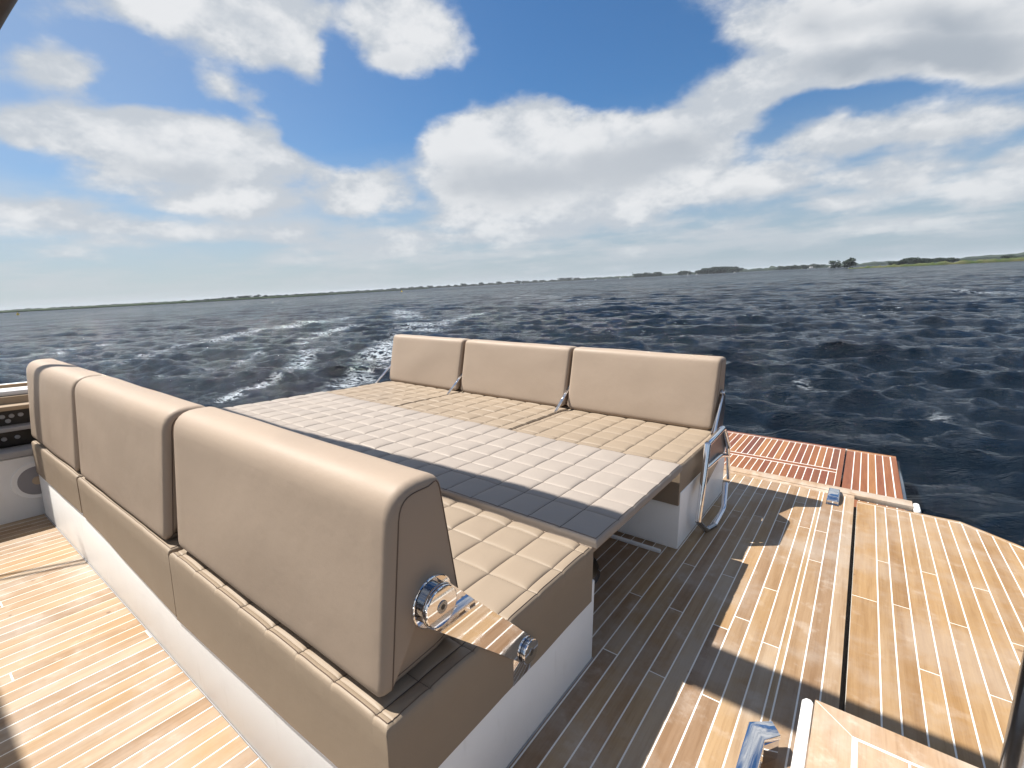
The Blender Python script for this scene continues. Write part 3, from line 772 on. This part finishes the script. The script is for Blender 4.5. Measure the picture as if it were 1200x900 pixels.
while x < 1.0:
    plank(lid, x, min(1.02, x+0.10), -1.0, 1.3705, LZ-0.0002+0.0003*(k % 3), M['hatch' if k % 3 == 2 else 'lid'], th=0.008); x += 0.105; k += 1

# ---- stanchion at the right edge
stn = thing('stanchion', 'dark polished steel pole rising past the right edge of the picture', 'pole', (0.313, 1.10, 0.10))
tube('pole', [(0.313, 1.10, 0.108), (0.313, 1.10, 3.2)], 0.036, M['steel_dark'], stn, 28)
tube('foot_ring', [(0.313, 1.10, 0.1085), (0.313, 1.10, 0.125)], 0.055, M['chrome'], stn, 28)

# ---- left bulwark console
con = thing('side_console', 'white side console with round speaker and dark open shelves at the left edge', 'console', (-4.4, 0, 0))
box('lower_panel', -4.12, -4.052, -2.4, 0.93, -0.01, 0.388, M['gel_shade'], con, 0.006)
box('shelf_edge', -4.20, -4.046, -2.4, 0.93, 0.390, 0.432, M['trim'], con, 0.008)
box('back_panel', -4.55, -4.50, -2.4, 0.93, -0.01, 0.70, M['black'], con)
box('shelf', -4.50, -4.165, -2.4, 0.93, 0.532, 0.557, M['trim'], con, 0.004)
box('recess_face', -4.24, -4.235, -2.4, 0.93, 0.433, 0.53, M['black'], con)
box('recess_face', -4.26, -4.255, -2.4, 0.93, 0.558, 0.655, M['black'], con)
box('ledge', -4.52, -4.20, -2.4, 0.93, 0.656, 0.684, M['beigep'], con, 0.006)
box('beige_panel', -4.36, -4.30, -2.4, 0.93, 0.685, 0.729, M['beigep'], con)
box('coaming', -4.56, -4.33, -2.4, 0.93, 0.730, 0.762, M['gel_shade'], con, 0.01)
box('outer_skin', -4.90, -4.56, -2.4, 0.93, -0.13, 0.74, M['gel'], con, 0.01)
tube('rail', [(-4.42, -2.4, 0.782), (-4.42, 0.93, 0.782)], 0.012, M['hatch'], con, 12)
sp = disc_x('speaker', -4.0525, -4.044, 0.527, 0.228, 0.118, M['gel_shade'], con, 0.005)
disc_x('grille', -4.044, -4.040, 0.527, 0.228, 0.090, M['grille'], sp, 0.003)
disc_x('dust_cap', -4.040, -4.034, 0.527, 0.228, 0.026, M['beigep'], sp, 0.003)
for (y, z, xx) in ((0.405, 0.615, -4.253), (0.448, 0.615, -4.253), (0.489, 0.615, -4.253), (0.530, 0.617, -4.253), (0.470, 0.585, -4.253), (0.36, 0.615, -4.253), (0.32, 0.612, -4.253),
                   (0.437, 0.478, -4.233), (0.496, 0.481, -4.233), (0.375, 0.478, -4.233)):
    disc_x('knob', xx-0.001, xx+0.008, y, z, 0.013, M['trim'], con, 0.003, 20)

side_b = tag(box('bulwark', -4.90, -4.10, 0.935, 3.98, -0.13, 0.16, M['gel'], None, 0.02, 3), 'low white bulwark along the left side of the boat beyond the console', 'bulwark')

# ---- canopy overhead: rolled canvas, its poles, and the hardtop behind the camera (they throw the shadows on the deck)
roll_ = thing('canopy_roll', 'rolled dark brown canvas canopy whose edge peeks in at the upper left corner', 'canopy', (-2.4, 0.85, 3.3))
bm = bmesh.new(); pts = []; rs = []
for i in range(60):
    x = -8.0+i*0.16; pts.append(Vector((x, 0.845-0.075*min(1.3, max(0, -x-3.1)/1.3), 3.31-0.10*min(1, max(0, -x-3.9)/0.9)+0.01*math.sin(x*2.1)))-roll_.location); rs.append(0.127*(1+0.012*math.sin(x*3)))
tube_bm(pts, rs, 24, bm); bm_obj('canvas', bm, M['canvas'], roll_, smooth=True)
top = thing('hardtop', 'white hardtop roof over the helm behind the camera', 'roof', (-2.6, -1.7, 2.6))
box('roof_panel', -4.7, -0.3, -3.4, -0.60, 2.58, 2.68, M['gel'], top, 0.02)
box('roof_edge', -4.72, -0.28, -0.60, -0.58, 2.59, 2.67, M['trim'], top, 0.004)
# leaning pole and a pair of stay tubes
pl1 = thing('canopy_pole', 'slim steel canopy pole standing on the left coaming outside the picture', 'pole', (-4.78, 0.17, 0.74), 'canopy poles on the left coaming')
tube('pole', [(-4.78, 0.17, 0.74), (-4.78, 0.17, 1.4), (-4.86, 0.14, 2.3), (-5.0, 0.10, 3.2)], 0.030, M['chrome'], pl1, 14, round_=0.2)
pl2 = thing('stay_tubes', 'pair of thin parallel canopy stay tubes above the left coaming', 'tube', (-4.8, -0.1, 2.3), 'canopy poles on the left coaming')
for dx in (0.0, 0.052):
    tube('stay', [(-5.20+dx*1.1, -1.00, 2.38), (-4.898+dx, -0.383, 2.40), (-4.748+dx*0.9, -0.070, 2.40)], 0.010, M['chrome'], pl2, 10)

# turn everything on board into the world
for o in BOARD: o.matrix_basis = TILT @ o.matrix_basis

# ================================================================== WATER
WZ = WATER_Z*up.z
def build_sea():
    rng = np.random.default_rng(4)
    # polar grid about the boat, dense towards the stern
    nr = 1000; r = 2.0*np.exp(np.linspace(0, math.log(5200/2.0), nr))
    a1 = np.radians(np.linspace(-104, 48, 900)); a2 = np.radians(np.linspace(48, 256, 110))[1:-1]
    th = np.concatenate([a1, a2]); nt = len(th)
    RR, TH = np.meshgrid(r, th, indexing='ij')
    x = RR*np.sin(TH); y = RR*np.cos(TH); z = np.zeros_like(x); dx = np.zeros_like(x); dy = np.zeros_like(x)
    cell = np.maximum(RR*np.gradient(np.log(r))[:, None], RR*0.0018)
    wind = math.radians(158)         # waves run mostly towards the camera's right
    for i in range(90):
        lam = 0.30*(6.5/0.30)**((i+rng.random())/90)
        k = 2*math.pi/lam; d = wind+rng.normal(0, 0.50 if lam < 1.2 else 0.24); ph = rng.random()*6.283
        amp = 0.0090*lam**0.72*(1 if lam < 2.6 else max(0.15, 1-(lam-2.6)/3.5))*rng.uniform(0.6, 1.3)
        att = np.clip((lam/cell-2.0)/2.0, 0, 1)
        kx, ky = math.sin(d), math.cos(d); p = k*(kx*x+ky*y)+ph
        s, c = np.sin(p), np.cos(p)
        z += amp*att*c; dx -= 1.0*amp*att*kx*s; dy -= 1.0*amp*att*ky*s
    hs = z.copy()
    X, Y = x+dx, y+dy; Zz = WZ+z
    # foam: crests, and the wash of the boat
    crest = np.clip((hs-0.10)/0.10, 0, 1)*np.clip(RR/6, 0, 1)
    foam = crest*0.34
    def seg(p, q, w, s):
        nonlocal foam
        p = np.array(p); q = np.array(q); d = q-p; L2 = d@d
        t = np.clip(((x-p[0])*d[0]+(y-p[1])*d[1])/L2, 0, 1)
        dist = np.hypot(x-(p[0]+t*d[0]), y-(p[1]+t*d[1]))
        foam = np.maximum(foam, s*np.exp(-(dist/w)**2))
    STREAKS = [((-24.3, 5.7), (-28.3, 9.7), 0.95, 0.5),
               ((-28.3, 9.7), (-33.9, 16.1), 1.51, 0.6),
               ((-33.9, 16.1), (-37.8, 25.2), 2.47, 0.6),
               ((-22.4, 12.4), (-29.3, 21.2), 1.07, 0.5),
               ((-17.7, 5.6), (-17.8, 8.1), 0.53, 0.4),
               ((-12.6, 5.0), (-13.3, 7.0), 0.41, 0.6),
               ((-13.3, 7.0), (-19.2, 11.5), 0.63, 0.55),
               ((-18.0, 7.8), (-21.9, 10.8), 0.6, 0.55),
               ((-10.4, 7.0), (-13.5, 10.8), 0.8, 0.58),
               ((-13.2, 9.6), (-19.3, 16.5), 1.05, 0.5),
               ((-41.5, 35.4), (-19.1, 18.2), 2.03, 0.5),
               ((-20.3, 18.0), (-25.4, 29.8), 1.58, 0.5),
               ((-59.9, 81.5), (-20.3, 40.9), 6.18, 0.35),
               ((-33.1, 4.3), (-36.7, 8.0), 1.48, 0.4),
               ((-21.4, 3.4), (-22.9, 5.4), 0.58, 0.45),
               ((4.1, 47.4), (7.5, 41.7), 1.9, 0.4),
               ((-1.3, 11.8), (-0.0, 9.9), 0.25, 0.35),
               ((-3.0, 13.0), (-1.3, 11.8), 0.25, 0.35),
               ((0.9, 9.8), (1.6, 8.3), 0.25, 0.3)]
    for p_, q_, w_, s_2 in STREAKS: seg(p_, q_, w_, s_2)
    me = bpy.data.meshes.new('sea')
    co = np.stack([X, Y, Zz], -1).reshape(-1, 3)
    co = np.vstack([co, [[0, 0, WZ]]])
    i = np.arange(nr-1)[:, None]; j = np.arange(nt)[None, :]; jn = (j+1) % nt
    q = np.stack([i*nt+j, (i+1)*nt+j, (i+1)*nt+jn, i*nt+jn], -1).reshape(-1, 4)[:, ::-1]
    me.vertices.add(len(co)); me.vertices.foreach_set('co', co.ravel().astype(np.float32))
    me.loops.add(q.size); me.loops.foreach_set('vertex_index', q.ravel().astype(np.int32))
    me.polygons.add(len(q)); me.polygons.foreach_set('loop_start', np.arange(0, q.size, 4, dtype=np.int32)); me.polygons.foreach_set('loop_total', np.full(len(q), 4, dtype=np.int32))
    me.update(calc_edges=True); me.polygons.foreach_set('use_smooth', np.ones(len(q), dtype=bool))
    fa = me.attributes.new('foam', 'FLOAT', 'POINT'); fa.data.foreach_set('value', np.append(foam.ravel(), 0).astype(np.float32))
    return me
sea_me = build_sea()
mt, nt_, b = mat('sea_water', (0.003, 0.008, 0.015), 0.06); t = T(nt_)
b.inputs['IOR'].default_value = 1.333
pos = t.n('ShaderNodeNewGeometry').outputs['Position']
at = t.n('ShaderNodeAttribute', attribute_name='foam').outputs['Fac']
dist = t.n('ShaderNodeVectorMath', {0: t.scale(pos, (1, 1, 0))}, operation='LENGTH').outputs['Value']
rot = t.n('ShaderNodeMapping', {'Vector': pos, 'Rotation': (0, 0, R(-22))}).outputs[0]
n_a = t.noise(t.scale(rot, (1.0, 2.4, 1.0)), 4.0, 8, 0.66)
n_b = t.noise(t.scale(rot, (0.5, 1.5, 1.0)), 1.5, 8, 0.66)
n_c = t.noise(t.scale(rot, (0.35, 1.2, 1.0)), 0.16, 6, 0.6)
n_r = t.m('SUBTRACT', 1.0, t.m('ABSOLUTE', t.m('MULTIPLY_ADD', n_b, 4.0, -2.0)))
n_b2 = t.m('MULTIPLY_ADD', n_r, 0.16, n_b)
hh = t.m('ADD', t.m('MULTIPLY', n_a, t.sm(dist, 60, 6, 0.11, 0.09)), t.m('ADD', t.m('MULTIPLY', n_b2, t.sm(dist, 8, 90, 0.16, 0.95)), t.m('MULTIPLY', n_c, t.sm(dist, 40, 250, 0.0, 5.0))))
t.bump(hh, 1.0, 1.0, b)
t.link(t.sm(dist, 10, 500, 0.06, 0.25), b.inputs['Roughness']); t.link(t.sm(dist, 8, 160, 0.38, 0.13), b.inputs['Specular IOR Level'])
fn = t.noise(t.scale(rot, (1.0, 2.0, 1.0)), 4.5, 10, 0.74)
fn2 = t.noise(t.scale(rot, (0.6, 1.9, 1.0)), 0.55, 7, 0.65)
mask = t.m('ADD', t.m('MULTIPLY', at, 0.25), t.m('ADD', t.m('MULTIPLY', fn, 0.62), t.m('MULTIPLY', fn2, 0.42)))
rdg = t.m('SUBTRACT', 1.0, t.m('ABSOLUTE', t.m('MULTIPLY_ADD', t.noise(t.scale(rot, (1.0, 2.1, 1.0)), 2.6, 7, 0.62), 5.0, -2.5)))
lace = t.m('MULTIPLY', t.sm(t.m('ADD', rdg, t.m('MULTIPLY', fn, 0.9)), 1.02, 1.50), t.sm(t.m('ADD', at, t.m('MULTIPLY', t.m('SUBTRACT', fn2, 0.5), 1.5)), 0.26, 0.78))
solid = t.m('MULTIPLY', t.sm(mask, 0.72, 0.90), t.sm(at, 0.35, 0.75))
far = t.m('MULTIPLY', t.sm(t.m('ADD', t.m('MULTIPLY', fn2, 0.5), t.m('MULTIPLY', fn, 0.6)), 0.675, 0.735), t.sm(dist, 8, 35, 0.15, 0.45))
fo = t.m('MAXIMUM', t.m('MAXIMUM', t.m('MULTIPLY', lace, 0.62), solid), far)
fd = t.n('ShaderNodeBsdfDiffuse', {'Color': (0.62, 0.68, 0.74, 1)})
ms = t.n('ShaderNodeMixShader', {0: fo}); t.link(b.outputs[0], ms.inputs[1]); t.link(fd.outputs[0], ms.inputs[2])
t.link(ms.outputs[0], nt_.nodes['Material Output'].inputs[0])
sea_me.materials.append(mt)
sea = bpy.data.objects.new('sea', sea_me); COL.objects.link(sea); struct(sea)

# ================================================================== FAR SHORES
def at_az(deg, dist, z=0.0): a = R(deg); return Vector((math.sin(a)*dist, math.cos(a)*dist, WZ+z))
def foliage(name, cols, s):
    mt, nt, b = mat(name, cols[0], 0.9, spec=0.1); t = T(nt)
    pos = t.n('ShaderNodeNewGeometry').outputs['Position']
    n1 = t.noise(pos, s, 5, 0.65)
    t.link(t.mix(t.sm(n1, 0.35, 0.65), (*cols[0], 1), (*cols[1], 1)), b.inputs['Base Color'])
    return mt
M['reed'] = foliage('reed_bank', ((0.028, 0.052, 0.014), (0.085, 0.085, 0.040)), 0.12)
M['bank'] = foliage('green_bank', ((0.016, 0.034, 0.010), (0.035, 0.058, 0.018)), 0.05)
M['wood'] = foliage('haze_tinted_wood', ((0.024, 0.036, 0.034), (0.040, 0.054, 0.044)), 0.04)  # blue cast of the far haze mixed into the wood colour
M['leaf'] = foliage('haze_tinted_leaves', ((0.028, 0.042, 0.036), (0.050, 0.068, 0.050)), 0.3)  # leaf colour lightened and blued to carry distance haze
M['bark'] = mat('bark', (0.06, 0.045, 0.035), 0.9)[0]
def strip(name, path, h, material, jag=0.5, depth=30, step=6, seed=1):
    """a low shore along a list of (azimuth, distance, height factor): front bank, uneven top and body behind"""
    pts = []
    for i in range(len(path)-1):
        (a0, d0, h0), (a1, d1, h1) = path[i], path[i+1]
        L = (at_az(a0, d0)-at_az(a1, d1)).length; n = max(2, int(L/step))
        for k in range(n): u = k/n; pts.append((a0+(a1-a0)*u, 1/((1-u)/d0+u/d1), h0+(h1-h0)*u))
    pts.append(path[-1]); rng = random.Random(seed); bm = bmesh.new(); rows = []
    for i, (a, d, f) in enumerate(pts):
        top_ = h*f*(1+jag*(mnoise.noise(Vector((i*0.37, seed, 0)))+0.6*mnoise.noise(Vector((i*1.3, seed, 3)))))
        rows.append([bm.verts.new(at_az(a, d, -0.4)), bm.verts.new(at_az(a, d+0.5, top_*0.55)), bm.verts.new(at_az(a, d+3+rng.random()*3, top_)), bm.verts.new(at_az(a, d+depth*0.6, top_*(0.8+0.3*rng.random()))), bm.verts.new(at_az(a, d+depth, -0.4))])
    for i in range(len(rows)-1):
        for j in range(4): bm.faces.new((rows[i][j], rows[i][j+1], rows[i+1][j+1], rows[i+1][j]))
    o = bm_obj(name, bm, material, board=False); return o
struct(strip('left_bank', [(-100, 800, 1.0), (-83, 760, 1.0), (-71, 640, 0.85), (-60, 620, 0.8), (-52, 800, 0.8), (-46, 1100, .9)], 2.1, M['bank'], 0.35, 60, 8, 2))
struct(strip('right_bank', [(-1.9, 340, 0.25), (-0.8, 330, 0.75), (1.2, 315, 0.9), (4.6, 300, 1.1), (9.8, 298, 1.35), (16, 290, 1.5), (40, 250, 1.6)], 1.05, M['reed'], 0.7, 40, 1.2, 5))
fw = strip('far_wood', [(-102, 1500, 0.7), (-84, 1500, 0.75), (-70, 1400, 0.6), (-58, 1400, 0.8), (-50, 1500, 0.95), (-40, 1500, 0.9), (-33, 1400, 0.75), (-26, 1250, .95), (-22.3, 1150, 0.8), (-17, 1050, 0.8),
            (-15.4, 1000, 0.75), (-11.5, 950, 0.72), (-8, 900, 0.95), (-4.0, 850, 0.70), (-1, 800, 0.7), (6, 760, 0.7), (12, 740, 0.9), (40, 700, 1.0)], 5.4, M['wood'], 0.6, 80, 5, 9)
fw['kind'] = 'stuff'; fw['label'] = 'low blue-green line of distant woods along the far shore'

# trees: a trunk with limbs and a crown of many small leaf faces; a few crowns shared by all
def crown_mesh(seed, wide=1.0):
    rng = random.Random(seed); bm = bmesh.new()
    lobes = [(Vector((rng.uniform(-.32, .32)*wide, rng.uniform(-.32, .32), rng.uniform(0.20, 0.86))), rng.uniform(0.17, 0.27)) for _ in range(14)]
    for c, rad in lobes:
        for _ in range(70):
            d = Vector((rng.gauss(0, 1), rng.gauss(0, 1), rng.gauss(0, 1))).normalized()*rad*rng.uniform(0.55, 1.05)
            p = c+Vector((d.x*1.15*wide, d.y*1.1, d.z*0.85)); s = rng.uniform(0.03, 0.065)
            n1 = Vector((rng.gauss(0, 1), rng.gauss(0, 1), rng.gauss(0, 1))).normalized(); u = n1.orthogonal().normalized(); w = n1.cross(u)
            vs = [bm.verts.new(p+u*s), bm.verts.new(p+w*s*.8), bm.verts.new(p-u*s*.9), bm.verts.new(p-w*s)]
            bm.faces.new(vs)
    me = bpy.data.meshes.new('crown'); bm.to_mesh(me); bm.free(); me.materials.append(M['leaf']); return me
def trunk_mesh(seed):
    rng = random.Random(seed); bm = tube_bm([(0, 0, -0.06), (0.01, 0, 0.25), (0, 0.01, 0.6)], [0.035, 0.025, 0.012], 7)
    for _ in range(4):
        a = rng.random()*6.28; z = rng.uniform(.22, .42)
        tube_bm([(0, 0, z), (math.cos(a)*.14, math.sin(a)*.14, z+.14), (math.cos(a)*.24, math.sin(a)*.24, z+.32)], [0.015, 0.010, 0.005], 5, bm)
    me = bpy.data.meshes.new('trunk'); bm.to_mesh(me); bm.free(); me.materials.append(M['bark']); return me
CR = [crown_mesh(s, w) for s, w in ((1, 1.0), (2, 1.3), (3, 0.9), (4, 1.6))]; TRK = [trunk_mesh(s) for s in (1, 2)]
def tree(a, d, h, label, group=None, k=0, wide=1.0):
    o = thing('tree', label, 'tree', at_az(a, d, -0.05*h), group, board=False)
    for nm, me in (('crown', CR[k % 4]), ('trunk', TRK[k % 2])):
        c = bpy.data.objects.new(nm, me); COL.objects.link(c); c.parent = o
    h *= 0.84
    o.scale = (h*wide*1.1, h*wide*1.1, h); o.rotation_euler = (0, 0, k*1.7)
    return o
tree(-2.95, 420, 7.6, 'dark round tree, left of the pair standing at the tip of the green right bank', k=0, wide=1.1)
tree(-1.75, 405, 8.6, 'taller dark round tree, right of the pair at the tip of the green right bank', k=2, wide=1.25)
tree(8.9, 420, 4.2, 'small lone dark tree above the green bank near the right edge', k=1, wide=1.8)
rt = random.Random(3)
for i in range(11):
    a = 1.4+i*0.42; h = 3.4+2.6*math.exp(-((a-2.9)/0.9)**2)+1.2*math.exp(-((a-5.0)/.5)**2)+rt.random()*0.6
    tree(a, 400+rt.random()*30, h, 'one of the bushy dark trees in the row behind the green right bank', 'trees behind the right bank', i, 1.5)
for i in range(9):
    a = -22.1+i*0.33
    tree(a, 900+rt.random()*40, 9.5+1.5*math.sin(i*1.9), 'one of the dark trees in the dense clump beside the mast on the far shore', 'tree clump by the mast', i, 1.3)
for i in range(14):
    a = -15.4+i*0.30; u = (i-6.5)/7
    tree(a, 850+rt.random()*40, 9.0+4.0*(1-u*u)+rt.random(), 'one of the trees in the long rounded wood on the far shore', 'trees of the rounded wood', i+1, 1.5)
for i in range(3):
    tree(-17.3+i*0.42, 880, 8.6+rt.random(), 'one of three trees just left of the long rounded wood', 'three trees left of the wood', i+2, 1.3)
for i in range(16):
    a = -68.6+i*0.75+rt.uniform(-.15, .15); h = 3.8+2.6*math.exp(-((a+65)/2.0)**2)+rt.random()*0.9
    tree(a, 700+rt.random()*40, h, 'one of the low trees rising over the left bank', 'trees over the left bank', i, 1.7)
for i in range(9):
    a = -7.6+i*0.42
    tree(a, 780+rt.random()*30, 6.2+rt.random()*2.4, 'one of the low trees left of the round pair on the far shore', 'trees left of the round pair', i+3, 1.6)
for i in range(22):
    a = -50+i*1.02+rt.uniform(-.2, .2)
    tree(a, 1250+rt.random()*60, 7.5+rt.random()*4.0, 'one of the small faint trees strung along the middle of the far shore', 'faint trees along the far shore', i, 1.8)
# mast
mast = thing('radio_mast', 'thin mast standing on the far shore left of the dark tree clump', 'mast', at_az(-22.48, 1000, 0), board=False)
bm = tube_bm([(0, 0, 0), (0, 0, 9.5)], [0.35, 0.18], 6); bm_obj('pole', bm, M['steel_dark'], mast, board=False)
bm = box_bm(-0.5, 0.5, -0.5, 0.5, 9.5, 10.6); bm_obj('aerial', bm, M['steel_dark'], mast, board=False)
# yellow buoys
M['yellow'] = mat('yellow_plastic', (0.75, 0.50, 0.02), 0.4)[0]
for (a, d, lab) in ((-82.06, 330, 'yellow buoy floating before the bank at the left edge'), (-49.08, 420, 'tiny yellow buoy floating off the far shore left of the middle')):
    o = thing('buoy', lab, 'buoy', at_az(a, d, 0), 'yellow buoys', board=False)
    k = d/330
    bm = bmesh.new(); bmesh.ops.create_cone(bm, cap_ends=True, segments=14, radius1=0.62*k, radius2=0.40*k, depth=0.8*k); bmesh.ops.translate(bm, verts=bm.verts, vec=(0, 0, 0.35)); bm_obj('float', bm, M['yellow'], o, board=False)
    bm = tube_bm([(0, 0, 0.7*k), (0, 0, 1.35*k)], [0.12*k, 0.05*k], 8); bm_obj('top_mark', bm, M['yellow'], o, board=False)
# white boats far off
M['sail'] = mat('white_sail', (0.75, 0.75, 0.73), 0.7)[0]
def far_boat(a, d, s, kind, label):
    o = thing('motor_boat' if kind else 'sail_boat', label, 'boat', at_az(a, d, 0), board=False)
    bm = bmesh.new(); L = 3.2*s; W = 1.0*s
    ring0 = [(-L, -W*.8), (-L, W*.8), (L*.3, W), (L, 0), (L*.3, -W)]
    A = [bm.verts.new((x*.85, y*.7, -0.2)) for x, y in ring0]; B = [bm.verts.new((x, y, 0.75*s)) for x, y in ring0]
    bm.faces.new(A); bm.faces.new(B)
    for i in range(5): bm.faces.new((A[i], A[(i+1) % 5], B[(i+1) % 5], B[i]))
    bmesh.ops.recalc_face_normals(bm, faces=bm.faces); bm_obj('hull', bm, M['gel'], o, board=False)
    if kind:
        bm_obj('cabin', box_bm(-1.6*s, 0.9*s, -.7*s, .7*s, 0.75*s, 1.9*s, 0.2*s), M['gel'], o, board=False)
        bm_obj('window', box_bm(-1.2*s, 0.5*s, -.72*s, .72*s, 1.25*s, 1.6*s), M['black'], o, board=False)
    else:
        bm_obj('mast', tube_bm([(0, 0, .7*s), (0, 0, 5.2*s)], 0.06*s, 6), M['steel_dark'], o, board=False)
        bm = bmesh.new(); P_ = [bm.verts.new(v) for v in ((-0.1, 0.03, 1.1*s), (-2.3*s, 0.03, 1.2*s), (-0.1, 0.03, 5.0*s), (-0.1, -0.03, 1.1*s), (-2.3*s, -0.03, 1.2*s), (-0.1, -0.03, 5.0*s))]
        bm.faces.new(P_[:3]); bm.faces.new(P_[3:][::-1])
        for i in range(3): bm.faces.new((P_[i], P_[(i+1) % 3], P_[3+(i+1) % 3], P_[3+i]))
        bm_obj('sail', bm, M['sail'], o, board=False)
    o.rotation_euler = (0, 0, R(-a+rt.uniform(-25, 25)))
far_boat(-4.9, 640, 1.25, 1, 'largest white motor boat moored on the far shore left of the round pair of trees')
far_boat(-3.35, 600, 0.8, 1, 'small white motor boat close beside the round pair of trees')
far_boat(-35.2, 900, 0.9, 0, 'white sailing boat at the far shore near the middle, leftmost of the boats')
far_boat(-32.6, 900, 0.55, 1, 'very small white boat just right of the leftmost sailing boat')
far_boat(-26.6, 800, 0.7, 1, 'white motor boat on the far shore above the middle backrest')
far_boat(-23.8, 800, 0.6, 0, 'small white sailing boat just left of the mast')
far_boat(-16.5, 700, 0.65, 0, 'small white sailing boat, left of two below the start of the long wood')
far_boat(-15.6, 700, 0.65, 1, 'small white motor boat, right of two below the start of the long wood')
far_boat(-11.85, 700, 0.6, 1, 'small white motor boat at the right end of the long rounded wood')

# ================================================================== AIR
hz = bpy.data.materials.new('haze'); hz.use_nodes = True; hn = hz.node_tree; hn.nodes.clear()
pv = hn.nodes.new('ShaderNodeVolumePrincipled'); pv.inputs['Color'].default_value = (0.86, 0.92, 1.0, 1); pv.inputs['Density'].default_value = 0.00012
ho = hn.nodes.new('ShaderNodeOutputMaterial'); hn.links.new(pv.outputs[0], ho.inputs['Volume'])
haze = bm_obj('haze', box_bm(-5400, 5400, -5400, 5400, WZ-3.0, 24.0), hz, board=False); haze['kind'] = 'stuff'
haze['label'] = 'thin pale summer haze lying over the lake'
